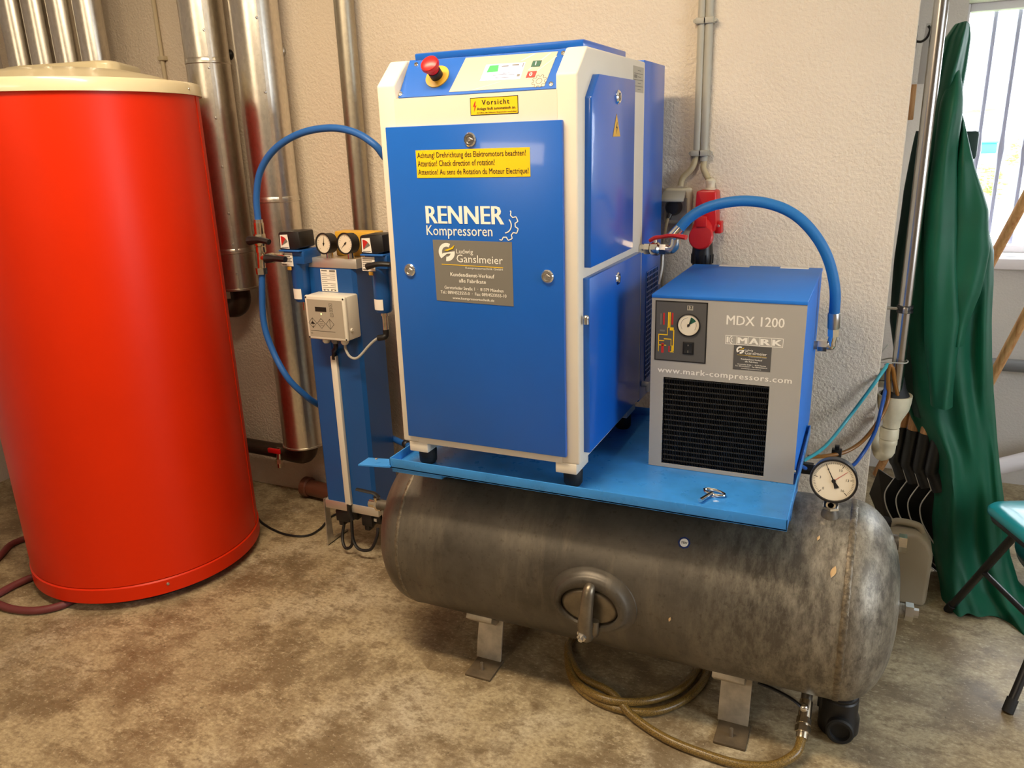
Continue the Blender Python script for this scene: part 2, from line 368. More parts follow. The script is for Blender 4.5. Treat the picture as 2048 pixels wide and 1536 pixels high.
# ================================================================== THE SETTING
XR, YW, YF = 1.15, 0.90, 2.06
struct(MB().box(-2.9, 3.8, -5.6, 2.4, -0.12, 0.0).build('floor', 'floor'))
struct(MB().box(-2.9, 3.8, -5.6, 2.4, 2.70, 2.82).build('ceiling', 'ceiling'))
struct(MB().box(-2.65, XR, YW, 2.3, 0, 2.70, 0.006).build('wall_back', 'stucco'))
struct(MB().box(-2.8, -2.65, -5.5, 2.3, 0, 2.70).build('wall_left', 'plaster'))
struct(MB().box(-2.8, 3.8, -5.6, -5.45, 0, 2.70).build('wall_front', 'plaster'))
WX0, WX1, WZ0, WZ1 = 1.345, 2.75, 0.985, 1.965
m = MB(); m.box(XR, WX0, YF, YF+0.24, 0, 2.70); m.box(WX1, 3.8, YF, YF+0.24, 0, 2.70); m.box(WX0, WX1, YF, YF+0.24, 0, WZ0); m.box(WX0, WX1, YF, YF+0.24, WZ1, 2.70)
struct(m.build('wall_far', 'plaster'))
m = MB(); m.box(3.6, 3.75, -5.5, -1.1, 0, 2.7); m.box(3.6, 3.75, 0.1, 2.3, 0, 2.7); m.box(3.6, 3.75, -1.1, 0.1, 2.0, 2.7); m.box(3.6, 3.75, -1.1, 0.1, 0, 0.9)
struct(m.build('wall_right', 'plaster'))
# window: frame, sash, pane, sill, outside bars
m = MB()
for (a, b, c, d) in ((WX0, WX0+0.018, WZ0, WZ1), (WX1-0.04, WX1, WZ0, WZ1), (WX0+0.018, WX1-0.04, WZ1-0.03, WZ1), (WX0+0.018, WX1-0.04, WZ0, WZ0+0.03), (2.05, 2.11, WZ0+0.03, WZ1-0.03)):
    m.box(a, b, YF+0.14, YF+0.20, c, d, 0.004)
win = struct(m.build('window_1', 'window_white'))
MB().box(WX0+0.018, 2.05, YF+0.168, YF+0.172, WZ0+0.03, WZ1-0.03).build('pane', 'glass', win)
MB().box(2.11, WX1-0.04, YF+0.168, YF+0.172, WZ0+0.03, WZ1-0.03).build('pane', 'glass', win)
for k in range(1, 15):
    x = 1.377+0.0845*k; zc = 1.40
    MB().lathe([(0.009, WZ0), (0.009, zc-0.07), (0.0145, zc), (0.009, zc+0.07), (0.009, WZ1)], (x, YF+0.225, 0), (0, 0, 1), 8).build('window_bar', 'bar', win)
struct(MB().box(WX0-0.03, WX1+0.03, YF-0.05, YF+0.02, WZ0-0.045, WZ0, 0.006).build('trim_1', 'window_white'))

# ------------------------------------------------------------------ outside the window
tag(MB().box(-8, 25, 2.5, 40, -0.30, -0.2).build('lawn', 'grass'), 'sunlit lawn outside the barred window', 'lawn')
def bush(c, r, label):
    m = MB()
    for k in range(170):
        th = random.uniform(0, 2*PI); ph = math.acos(random.uniform(-0.6, 1)); q = r*random.uniform(0.55, 1.0)
        p = V(c)+V((math.cos(th)*math.sin(ph), math.sin(th)*math.sin(ph), math.cos(ph)*1.1))*q
        m.ball(p, r*random.uniform(0.07, 0.14), 6, 4, (1, 1, 0.6))
    m.cyl((c.x, c.y, -0.2), (c.x, c.y, c.z), 0.03, 0.015, n=8)
    return tag(m.build('garden_bush', 'leaf'), label, 'bush')
b0 = aY(1962, 372, 7.0); bush(b0, 0.20, 'pale green bush outside the window, beside the raincoat edge')
b1 = aY(2046, 312, 8.0); bush(b1, 0.17, 'yellow-green bush outside the window at its right')
p = aY(1977, 294, 9.0)
tag(MB().box(p.x-1.2, p.x+6, 8.6, 12, -0.2, p.z-0.07, 0.01).build('terrace', 'window_white'), 'pale raised terrace outside the window under the turquoise chest', 'terrace')
m = MB(); m.box(p.x-0.085, p.x+0.085, 9.0, 9.2, p.z-0.07, p.z+0.04, 0.01); m.box(p.x-0.095, p.x+0.095, 8.98, 9.22, p.z+0.04, p.z+0.06, 0.01)
tag(m.build('garden_chest', 'turq'), 'small turquoise garden chest far outside the window', 'chest')
p = aY(2022, 200, 16.0)
h = thing('garden_house', 'faint pale house with a pinkish roof far outside the window', 'house', (p.x+2, 17.5, -0.2))
MB().box(p.x-0.2, p.x+5, 16, 19, -0.2, p.z-0.15).build('wall', 'window_white', h)
MB().prism([(p.x-0.6, p.z-0.15), (p.x+5.4, p.z-0.15), (p.x+2.4, p.z-1.0+1.6)], 'y', 15.7, 19.3).build('roof', 'roof', h)

# ================================================================== RED BOILER
BX, BY, BR = -1.365, 0.215, 0.405
bo = thing('storage_boiler', 'tall orange-red cylindrical hot water storage tank with a cream lid', 'boiler', (BX, BY, 0))
MB().lathe([(BR-0.055, 0.0), (BR-0.055, 0.05)], (BX, BY, 0), (0, 0, 1), 96).build('base', 'black', bo, label='recessed black base')
MB().lathe([(BR-0.05, 0.034), (BR, 0.034), (BR+0.001, 0.084), (BR-0.004, 0.088)], (BX, BY, 0), (0, 0, 1), 128).build('skirt', 'orange_red', bo)
MB().lathe([(BR-0.01, 0.09), (BR-0.003, 0.091), (BR-0.003, 1.685), (BR-0.02, 1.686)], (BX, BY, 0), (0, 0, 1), 160).build('jacket', 'orange_red', bo)
m = MB(); m.box(-0.006, 0.006, -0.001, 0.0032, 0.092, 1.68, mat=Matrix.Translation((BX, BY, 0)) @ Matrix.Rotation(math.radians(122), 4, 'Z') @ Matrix.Translation((0, -BR+0.002, 0)))
m.build('jacket_seam', 'orange_red', bo)
lid = MB().lathe([(BR-0.01, 1.678), (BR+0.008, 1.678), (BR+0.009, 1.708), (BR+0.004, 1.716), (BR-0.02, 1.719), (BR-0.06, 1.723), (BR-0.12, 1.742), (BR-0.20, 1.759), (BR-0.3, 1.769), (0, 1.772)], (BX, BY, 0), (0, 0, 1), 128).build('lid', 'lid', bo)
# raised rear block of the lid with a curved front
m = MB()
pts = [(BX-0.38, BY+0.05), (BX-0.30, BY+0.06), (BX+0.03, BY+0.10), (BX+0.065, BY+0.125), (BX+0.06, BY+0.17), (BX-0.05, BY+0.36), (BX-0.2, BY+0.345), (BX-0.33, BY+0.21)]
m.prism(pts, 'z', 1.725, 1.803, 0.014, 3); m.build('lid_block', 'lid', lid)
for deg in (20, -62, -140): a = math.radians(deg); screw(bo, (BX+(BR+0.009)*math.cos(a), BY+(BR+0.009)*math.sin(a), 1.695), (math.cos(a), math.sin(a), 0), 0.004, mat='steel')
a = math.radians(-34); screw(bo, (BX+BR*math.cos(a), BY+BR*math.sin(a), 0.068), (math.cos(a), math.sin(a), 0), 0.006, mat='steel')

# ------------------------------------------------------------------ four insulated pipes behind the boiler
pipe_x = [aY(15, 60, 0.72).x, aY(62, 60, 0.72).x, aY(112, 60, 0.72).x, aY(165, 60, 0.72).x]
names = ['leftmost of the four metal-clad pipes rising behind the orange boiler', 'second from the left of the four metal-clad pipes behind the orange boiler',
         'third from the left of the four metal-clad pipes behind the orange boiler', 'rightmost of the four metal-clad pipes behind the orange boiler, beside the wall screw']
pr = thing('clad_pipe', names[0], 'pipe', (pipe_x[0], 0.76, 0), 'metal-clad pipes behind the boiler')
MB().cyl((pipe_x[0], 0.76, 0.9), (pipe_x[0], 0.76, 2.70), 0.054, n=32).build('cladding', 'galv', pr)
MB().cyl((pipe_x[0], 0.76, 2.30), (pipe_x[0], 0.76, 2.304), 0.0555, n=32).build('seam_band', 'galv', pr)
MB().cyl((pipe_x[0], 0.76, 0.55), (pipe_x[0], 0.76, 0.9), 0.02, n=16).build('inner_pipe', 'dark_pipe', pr)
for k in (1, 2, 3): dup(pr, (pipe_x[k], 0.76, 0), names[k])
w = aY(203, 93, 0.9)
t = thing('wall_screw', 'round slotted metal wall fixing right of the four clad pipes', 'screw', (w.x, 0.9, w.z))
m = MB(); m.lathe([(0.02, 0), (0.02, 0.006), (0.015, 0.012), (0, 0.014)], (w.x, 0.9, w.z), (0, -1, 0), 20); m.build('head', 'zinc', t)
MB().box(w.x-0.016, w.x+0.016, 0.884, 0.888, w.z-0.002, w.z+0.002).build('slot', 'dark_void', t)

# ------------------------------------------------------------------ big ducts
def duct(x, y, r, z0, z1, seams, label, studs):
    t = thing('insulated_duct', label, 'duct', (x, y, z0), 'large metal-clad ducts on the wall')
    MB().lathe([(r-0.008, z0), (r, z0+0.001), (r, z1)], (x, y, 0), (0, 0, 1), 48).build('cladding', 'galv', t)
    for z in seams:
        MB().lathe([(r, z-0.008), (r+0.003, z-0.005), (r+0.003, z-0.001), (r+0.0015, z), (r+0.0015, z+0.012), (r, z+0.014)], (x, y, 0), (0, 0, 1), 48).build('seam_band', 'galv', t)
    MB().lathe([(r, z0), (r+0.003, z0+0.002), (r+0.003, z0+0.008), (r, z0+0.01)], (x, y, 0), (0, 0, 1), 48).build('end_band', 'galv', t)
    a = math.radians(-38)
    m = MB(); m.box(-0.0015, 0.0015, -0.006, 0.006, z0+0.01, z1, mat=Matrix.Translation((x, y, 0)) @ Matrix.Rotation(a, 4, 'Z') @ Matrix.Translation((r, 0, 0))); m.build('lap_seam', 'galv', t)
    for z in studs: screw(t, (x+r*math.cos(a-0.12), y+r*math.sin(a-0.12), z), (math.cos(a), math.sin(a), 0), 0.005, 'rivet', 'steel')
    return t
d1, d2 = aY(417, 120, 0.80), aY(521, 120, 0.80)
duct(d1.x, 0.795, 0.082, aY(488, 583, 0.74).z, 2.70, [aY(417, 120, 0.72).z, aY(480, 507, 0.72).z], 'short insulated metal duct on the wall right behind the orange boiler',
     [1.93, 1.80, 1.62, 1.44, 1.26, 1.14, 1.02])
MB_e = thing('pipe_elbow', 'small dark pipe elbow under the short metal duct', 'pipe', (d1.x, 0.8, 0.85))
MB().tube([(d1.x, 0.8, 0.95), (d1.x, 0.8, 0.90), (d1.x-0.02, 0.8, 0.87), (d1.x-0.07, 0.8, 0.86), (d1.x-0.25, 0.8, 0.86)], 0.04, 16).build('elbow', 'dark_pipe', MB_e)
duct(d2.x, 0.795, 0.088, aY(606, 898, 0.74).z, 2.70, [aY(556, 402, 0.72).z], 'long insulated metal duct reaching low beside the blue drying tower', [1.95, 1.7, 1.5])
for (px, py, lb) in ((455, 110, 'black domed wall fixing beside the seam of the short duct'), (559, 103, 'pale domed wall fixing beside the long duct')):
    w = aY(px, py, 0.9); tag(MB().lathe([(0.02, 0), (0.02, 0.01), (0.012, 0.02), (0, 0.022)], (w.x+0.012, 0.9, w.z), (0, -1, 0), 20).build('wall_fixing', 'black' if px < 500 else 'zinc'), lb, 'fixing')
# dark pipe with elbow and red valve under duct two
t = thing('drain_pipe', 'dark horizontal pipe with elbow and red handled drain cock under the long duct', 'pipe', (d2.x, 0.8, 0.24))
zc = 0.235
MB().tube([(d2.x+0.005, 0.8, 0.33), (d2.x+0.005, 0.8, 0.28), (d2.x-0.01, 0.8, 0.245), (d2.x-0.05, 0.8, zc), (d2.x-0.12, 0.8, zc-0.005), (-1.25, 0.8, 0.232), (-1.55, 0.8, 0.235)], 0.03, 16,
          radii=[0.05, 0.05, 0.048, 0.044, 0.036, 0.032, 0.032]).build('pipe', 'dark_pipe', t)
v0 = aY(557, 905, 0.765)
m = MB(); m.cyl((v0.x, 0.775, v0.z+0.02), (v0.x, 0.765, v0.z-0.03), 0.012, n=12); m.hexn((v0.x, 0.765, v0.z-0.03), (v0.x, 0.762, v0.z-0.05), 0.016); m.cyl((v0.x, 0.762, v0.z-0.05), (v0.x, 0.762, v0.z-0.068), 0.010, n=12); m.build('drain_cock', 'nickel', t)
MB().box(v0.x-0.036, v0.x+0.03, 0.738, 0.75, v0.z+0.004, v0.z+0.026, 0.004).build('handle', 'red', t, label='red handle')
# brown drain stub at the wall foot
s0 = aY(607, 972, 0.85)
t = thing('drain_stub', 'brown plastic drain pipe stub lying along the wall foot', 'pipe', (s0.x, 0.85, 0))
MB().cyl((s0.x, 0.855, 0.05), (s0.x+0.19, 0.845, 0.043), 0.036, n=28).build('pipe', 'brown_pipe', t)
MB().lathe([(0.036, 0), (0.044, 0.004), (0.044, 0.03), (0.038, 0.036)], (s0.x, 0.855, 0.05), (1, -0.05, -0.03), 28).build('socket', 'brown_pipe', t)
MB().lathe([(0.026, 0), (0.026, 0.003)], (s0.x+0.189, 0.845, 0.043), (1, -0.05, -0.03), 24).build('inner_lip', 'grey_pipe', t)

# grey steel pipe on the wall and thin painted conduit
g = aY(692, 60, 0.85)
t = thing('steel_pipe', 'thin weathered galvanised pipe on the wall left of the compressor', 'pipe', (g.x, 0.85, 0))
MB().cyl((g.x, 0.85, 0.0), (g.x, 0.85, 2.70), 0.036, n=24).build('tube', 'galv_pipe', t)
MB().lathe([(0.036, 0), (0.041, 0.004), (0.041, 0.06), (0.036, 0.064)], (g.x, 0.85, 2.2), (0, 0, 1), 24).build('coupling', 'galv_pipe', t)
c0 = aY(317, 70, 0.89)
t = thing('wall_conduit', 'thin painted conduit on the wall between the clad pipes and the short duct', 'conduit', (c0.x, 0.89, 0))
MB().cyl((c0.x, 0.89, 1.2), (c0.x, 0.89, 2.70), 0.0085, n=12).build('tube', 'white_wall_paint_conduit', t)
z = aY(327, 116, 0.88).z; MB().box(c0.x-0.012, c0.x+0.022, 0.876, 0.9, z-0.008, z+0.008, 0.002).build('clip', 'white_wall_paint_conduit', t)

# ================================================================== PRESSURE VESSEL
TY, TZ, TR = 0.2373, 0.3633, 0.2503
TL, TRX = -0.073, 1.113
tk = thing('pressure_vessel', 'large weathered zinc horizontal compressed air tank on short steel feet', 'tank', (0.52, TY, 0))
D = 0.122
prof = [(TR*math.cos(k*PI/2/14)**0.75 if k else TR, -D*math.sin(k*PI/2/14)) for k in range(14, -1, -1)]
prof[0] = (0, -D)
L = TRX-TL
prof = prof+[(TR, L*k/8) for k in range(1, 8)]+[(r, L-h) for r, h in prof[::-1]]
MB().lathe(prof, (TL, TY, TZ), (1, 0, 0), 128).build('shell', 'tank', tk, angle=60)
def tp(x, deg, off=0.0): a = math.radians(deg); return V((x, TY-(TR+off)*math.cos(a), TZ+(TR+off)*math.sin(a)))
def tn(deg): a = math.radians(deg); return V((0, -math.cos(a), math.sin(a)))
def ring(x, w, hgt):
    m = MB(); n = 160
    m.lathe([(TR-0.001, -w), (TR+hgt, -w*0.6), (TR+hgt*1.3, 0), (TR+hgt, w*0.6), (TR-0.001, w)], (x, TY, TZ), (1, 0, 0), n)
    for v in m.bm.verts: v.co += V((random.uniform(-1, 1)*0.0012, random.uniform(-1, 1)*0.0005, random.uniform(-1, 1)*0.0005))
    return m
ring(TL+0.004, 0.007, 0.0009).build('weld_seam', 'weld', tk, angle=60)
ring(TRX, 0.009, 0.0013).build('weld_seam', 'weld', tk, angle=60)
# hand hole with oval lid, bridge and bolt
hx, hd = 0.521, 0.0
def oval(cx, deg, a, b, off, n=48): return [tp(cx+a*math.cos(2*PI*k/n), deg+math.degrees(b*math.sin(2*PI*k/n)/TR), off) for k in range(n)]
def ovalstack(levels):
    m = MB(); rings = [[m.bm.verts.new(p) for p in oval(*lv)] for lv in levels]
    for A, B in zip(rings, rings[1:]):
        for k in range(len(A)): j = (k+1) % len(A); m.bm.faces.new((A[k], A[j], B[j], B[k]))
    return m, rings
hx, hd = 0.521, -1.0
m, r = ovalstack([(hx, hd, 0.120, 0.098, -0.002), (hx, hd, 0.118, 0.096, 0.003), (hx, hd, 0.104, 0.082, 0.004), (hx, hd, 0.098, 0.076, 0.014), (hx-0.002, hd-1, 0.090, 0.070, 0.020), (hx-0.006, hd-2, 0.080, 0.056, 0.018), (hx-0.006, hd-2.5, 0.077, 0.050, 0.006)])
m.build('hand_hole_ring', 'tank', tk, angle=60)
m, r = ovalstack([(hx-0.006, hd-2.5, 0.077, 0.050, 0.002), (hx-0.006, hd-2.5, 0.073, 0.047, 0.009), (hx-0.006, hd-2.5, 0.066, 0.041, 0.012), (hx-0.006, hd-2.5, 0.03, 0.02, 0.004), (hx-0.006, hd-2.5, 0.004, 0.003, 0.003)])
m.bm.faces.new(r[-1]); hl = m.build('hand_hole_lid', 'zinc_dark', tk, angle=60)
br = MB().tube([tp(hx-0.000, 11, 0.012), tp(hx-0.002, 7.5, 0.026), tp(hx-0.005, -3, 0.034), tp(hx-0.009, -12, 0.036), tp(hx-0.010, -20, 0.032), tp(hx-0.010, -24, 0.014)], 0.017, 14, radii=[0.013, 0.016, 0.0175, 0.020, 0.018, 0.013]).build('bridge', 'zinc_dark', tk)
MB().tube([tp(hx+0.012, -10, 0.018), tp(hx+0.010, -16, 0.024), tp(hx+0.006, -21, 0.016)], 0.012, 10).build('bridge_lug', 'zinc_dark', br)
bd = -15.5; bc = tp(hx-0.013, bd, 0.052); bn = tn(bd)
MB().cyl(tp(hx-0.013, bd, 0.0), bc+bn*0.016, 0.0065, n=12).build('stud', 'steel', br)
MB().hexn(bc+bn*-0.004, bc+bn*0.008, 0.0125).build('nut', 'steel', br)
MB().cyl(bc+bn*-0.008, bc+bn*-0.003, 0.015, n=20).build('washer', 'steel', br)
# feet
def foot(x0, x1, ymir):
    f = lambda y: y if not ymir else 2*TY-y
    def poly(pp): return [(f(a), b) for a, b in pp]
    m = MB(); m.prism(poly([(0.016, 0.0), (0.112, 0.0), (0.112, 0.008), (0.016, 0.008)]), 'x', x0, x1, 0.002)
    o = m.build('foot', 'foot_steel', tk)
    MB().prism(poly([(0.101, 0.007), (0.108, 0.007), (0.122, 0.07), (0.143, 0.142), (0.136, 0.144), (0.115, 0.07)]), 'x', x0-0.004, x1-0.006, 0.001).build('foot_leg', 'leg_steel', o)
    MB().prism(poly([(0.086, 0.166), (0.079, 0.152), (0.108, 0.126), (0.150, 0.118), (0.150, 0.136), (0.112, 0.140)]), 'x', x0-0.022, x1-0.02, 0.002).build('foot_pad', 'leg_steel', o)
    MB().cyl((x0+0.04, f(0.05), 0.006), (x0+0.04, f(0.05), 0.032), 0.005, n=10).build('anchor_bolt', 'steel', o)
foot(0.117, 0.199, False); foot(0.838, 0.919, False); foot(0.117, 0.199, True); foot(0.838, 0.919, True)
# plugs in the domed right end
for (px, py, Y, lb) in ((1797, 1085, 0.29, 'upper'), (1810, 1222, 0.25, 'lower')):
    p = aY(px, py, Y); q = V((1, 0, 0))
    b = MB().cyl(p-q*0.05, p+q*0.0, 0.019, n=20).build('end_socket', 'tank', tk)
    MB().hexn(p+q*0.0, p+q*0.018, 0.023).build('plug', 'nickel' if lb == 'upper' else 'steel', b)
    if lb == 'lower': MB().hexn(p+q*0.018, p+q*0.030, 0.012).build('plug_head', 'steel', b)
# left side socket with rust
p = aX(764, 1010, -0.165); MB().cyl(p+V((0.07, 0, 0)), p+V((-0.012, 0, 0)), 0.016, n=18).build('end_socket', 'tank', tk)
# blue certification sticker on the shell
c = tp(0.737, 44.0, 0.0006); N = tn(44); Yd = V((0, math.sin(math.radians(44)), math.cos(math.radians(44))))
def disc(c, N, r, n, th=0.0004): return MB().lathe([(r, 0), (r, th), (0, th)], c, N, n)
st = disc(c, N, 0.0155, 8).build('sticker', pm('sticker_blue', rgb(20, 44, 104), 0.4), tk)
disc(c+N*0.0004, N, 0.0105, 24).build('sticker_centre', 'white', st)
MB().text('TÜV', c+N*0.0009-Yd*0.003, (1, 0, 0), Yd, width=0.015, align='CENTER', bold=0.02).build('lettering', 'ink', st)

# pressure gauge on the vessel
gp = aY(1668, 957, 0.19); gx, gy = 1.060, 0.19
gg = thing('pressure_gauge', 'round white-dial pressure gauge standing on the right end of the zinc tank', 'gauge', (gx, gy, 0.60))
zt = TZ+math.sqrt(TR**2-(gy-TY)**2)
MB().lathe([(0.023, zt-0.014), (0.021, zt+0.004), (0.016, zt+0.018)], (gx, gy, 0), (0, 0, 1), 20).build('boss', 'tank', gg)
MB().hexn((gx, gy, zt+0.018), (gx, gy, zt+0.024), 0.021).build('hex_nut', 'chrome', gg)
m = MB(); m.cyl((gx, gy, zt+0.024), (gx, gy, zt+0.058), 0.016, n=20); m.cyl((gx, gy, zt+0.058), (gx, gy, gp.z-0.045), 0.011, n=16); m.cyl((gx, gy-0.022, zt+0.036), (gx, gy, zt+0.036), 0.01, n=16); m.build('stem', 'black_metal', gg)
MB().lathe([(0.019, 0), (0.0195, 0.003), (0.017, 0.005)], (gx, gy, zt+0.050), (0, 0, 1), 20).build('stem_ring', 'chrome', gg)
MB().lathe([(0.010, 0), (0.011, 0.002), (0.007, 0.003), (0.006, 0)], (gx, gy-0.022, zt+0.036), (0, -1, 0), 20).build('port_ring', 'chrome', gg)
gc = V((gx+0.001, gy-0.014, gp.z)); gn = V((-0.02, -1, 0.12)).normalized(); gX = V((1, 0, 0)); gX = (gX-gn*gX.dot(gn)).normalized(); gY = gn.cross(gX)
def gauge(parent, c, n, X, Y, r, depth, ticks, needle, cap='black_metal', fine=True, red=None, nums=None):
    c = V(c)
    MB().lathe([(r*0.7, -depth), (r*0.98, -depth*0.9), (r*1.0, -0.002), (r*1.03, 0.001), (r*1.02, 0.006), (r*0.94, 0.006), (r*0.92, 0.001), (0, 0.001)], c, n, 48).build('case', cap, parent)
    dl = disc(c+n*0.0012, n, r*0.925, 48).build('dial', 'dial', parent)
    m = MB()
    for k in range(ticks+1):
        a = math.radians(225-270*k/ticks); d = X*math.cos(a)+Y*math.sin(a); t = n.cross(d); big = (k % 10 == 0)
        r0, r1 = (0.70 if big else 0.78)*r, 0.86*r; wd = (0.014 if big else 0.006)*r
        m.slab([c+n*0.0017+d*r0+t*wd, c+n*0.0017+d*r1+t*wd, c+n*0.0017+d*r1-t*wd, c+n*0.0017+d*r0-t*wd], n, 0.0002)
        if nums and big:
            s = nums[k//10]
            if s: m.text(s, c+n*0.0017+d*r*0.58-Y*r*0.05, X, Y, height=r*0.12, align='CENTER', lift=0.0002)
    m.build('scale', 'ink', dl)
    a = math.radians(needle); d = X*math.cos(a)+Y*math.sin(a); t = n.cross(d); o = c+n*0.0025
    m = MB(); m.slab([o-d*r*0.1+t*r*0.03, o+d*r*0.76+t*r*0.008, o+d*r*0.76-t*r*0.008, o-d*r*0.1-t*r*0.03], n, 0.0006)
    m.slab([o-d*r*0.08+t*r*0.05, o-d*r*0.08-t*r*0.05, o-d*r*0.34-t*r*0.11, o-d*r*0.36, o-d*r*0.34+t*r*0.11], n, 0.0006); m.lathe([(r*0.09, 0), (r*0.09, 0.002), (0, 0.0025)], o, n, 16); m.build('needle', 'ink', parent)
    if red is not None:
        a = math.radians(red); d = X*math.cos(a)+Y*math.sin(a); t = n.cross(d)
        MB().slab([o-n*0.0004+t*r*0.01, o-n*0.0004+d*r*0.72+t*r*0.008, o-n*0.0004+d*r*0.72-t*r*0.008, o-n*0.0004-t*r*0.01], n, 0.0003).build('red_needle', 'red_print', parent)
    return dl
gauge(gg, gc, gn, gX, gY, 0.0525, 0.034, 50, 117, red=42, nums=['0', '3', '6', '10', '13', '16'])

# dry leaves on the vessel
for (x, dg, ln, lb) in ((1.081, 42.4, 0.030, 'dry pointed leaf lying on the right end of the tank below the gauge'), (1.041, 60, 0.016, 'small dry leaf flake on the tank under the gauge stem'), (0.723, -0.7, 0.014, 'tiny pale plant scrap stuck to the front of the tank')):
    N = tn(dg); U = (V((0, math.sin(math.radians(dg)), math.cos(math.radians(dg))))+V((0.25, 0, 0))).normalized(); W = U.cross(N); c = tp(x, dg, 0.002)
    m = MB(); q = []
    for k in range(9): s_ = k/8; q.append((c+U*ln*(0.5-s_)+W*ln*0.2*math.sin(PI*s_), c+U*ln*(0.5-s_)-W*ln*0.2*math.sin(PI*s_), c+U*ln*(0.5-s_)+N*0.0012))
    for A, B in zip(q, q[1:]):
        for i, j in ((0, 2), (2, 1)):
            vs = [m.bm.verts.new(p) for p in (A[i], A[j], B[j], B[i])]; m.bm.faces.new(vs)
    bmesh.ops.remove_doubles(m.bm, verts=m.bm.verts, dist=1e-5); bmesh.ops.dissolve_degenerate(m.bm, edges=m.bm.edges, dist=1e-6)
    tag(m.build('dry_leaf', 'dry_leaf'), lb, 'leaf')

# ================================================================== BLUE TRAY
tx0, tx1, ty0, ty1, tz0, tz1 = -0.0572, 0.9791, -0.0254, 0.6116, 0.6544, 0.683
tr = thing('drip_tray', 'long blue steel tray mounted on top of the tank carrying both machines', 'tray', ((tx0+tx1)/2, (ty0+ty1)/2, tz0))
m = MB(); th = 0.0035
m.box(tx0, tx1, ty0, ty1, tz0, tz0+0.004)
m.box(tx0, tx1, ty0, ty0+th, tz0, tz1, 0.001); m.box(tx0, tx1, ty1-th, ty1, tz0, tz1, 0.001); m.box(tx0, tx0+th, ty0, ty1, tz0, tz1, 0.001); m.box(tx1-th, tx1, ty0, ty1, tz0, tz1, 0.001)
m.build('pan', 'blue_gloss', tr)
for x0, x1 in ((tx0+0.005, tx0+0.16), (tx1-0.16, tx1-0.005)):
    m = MB(); zs = TZ+TR
    yf_ = -0.022 if x0 < 0.3 else 0.03; m.prism([(yf_, tz0), (yf_, tz0-0.012), (TY-0.09, tz0-0.030), (TY-0.09, zs-0.02), (TY+0.09, zs-0.02), (TY+0.09, tz0-0.030), (0.47, tz0-0.012), (0.47, tz0)], 'x', x0, x1, 0.001); m.build('support', 'blue_gloss', tr)
zt_ = 0.662
tab = [aZ(716, 929, zt_), aZ(737, 915, zt_), aZ(782, 917, zt_), aZ(782, 936, zt_-0.004)]
tab = [(p.x, p.y) for p in tab]; tab[2] = (tx0+0.004, tab[2][1]); tab[3] = (tx0+0.004, tab[3][1])
o = MB().prism(tab, 'z', zt_-0.004, zt_).build('side_tab', 'blue_gloss', tr)
c = aZ(753, 918, zt_); screw(o, (c.x, c.y, zt_), (0, 0, 1), 0.005)
TF = tz0+0.004

# square key lying on the tray
k0, k1, kc = aZ(1400, 1001, TF+0.008), aZ(1424, 986, TF+0.008), aZ(1428, 983, TF+0.006)
ky = thing('cabinet_key', 'small steel cabinet key with loop handle lying on the blue tray', 'key', (kc.x, kc.y, TF))
MB().cyl(k0, k1, 0.0055, 0.0048, n=14).build('shaft', 'chrome', ky)
d = (k1-k0).normalized(); w_ = V((-d.y, d.x, 0)); kc = k1+d*0.011; kc.z = TF+0.006
MB().tube([kc+w_*0.027*math.cos(a)+d*0.0125*math.sin(a) for a in [2*PI*k/14 for k in range(14)]], 0.0036, 8, closed=True, smooth=3).build('handle', 'chrome', ky)

# ================================================================== SCREW COMPRESSOR
L0, R0, B0, T0, ZC, YT, YB = -0.0223, 0.4856, 0.730, 1.6934, 1.6352, 0.0663, 0.546
cp = thing('screw_compressor', 'tall cream and blue screw compressor cabinet standing on the tray', 'compressor', ((L0+R0)/2, 0.27, TF))
cl, cr = 0.0275, 0.4355    # inner edges of the two raised cheeks
side = [(0, B0), (0, ZC), (YT, T0), (YB, T0), (YB, B0)]
zn = 1.6045
P0, P1 = V((0, 0.014, zn+0.001)), V((0, 0.0785, 1.6925))
mid = [(0, B0), (0, zn), (0.014, zn), (0.0785, T0-0.0005), (YB, T0-0.0005), (YB, B0)]
m = MB(); m.prism(side, 'x', L0, cl, 0.005, 3); m.prism(side, 'x', cr, R0, 0.005, 3); m.prism(mid, 'x', cl-0.003, cr+0.003)
# feet blocks
hous = m.build('housing', 'cream', cp)
for (x, y) in ((0.024, 0.05), (0.449, 0.05), (0.024, 0.49), (0.449, 0.49)):
    f = MB().box(x-0.028, x+0.028, y-0.05, y+0.04, 0.703, 0.731, 0.002).build('foot_block', 'cream', cp)
    MB().lathe([(0.019, TF), (0.024, TF+0.008), (0.025, 0.698), (0.021, 0.704)], (x+0.004, y-0.01, 0), (0, 0, 1), 24).build('rubber_foot', 'rubber', f)
# front door
fd = MB().box(0.0, 0.4526, -0.010, 0.002, 0.750, 1.541, 0.002).build('front_door', 'blue', cp)
for (px, py) in ((940, 279), (820, 540), (1095, 553)): p = aY(px, py, -0.010); latch(fd, p, (0, -1, 0))
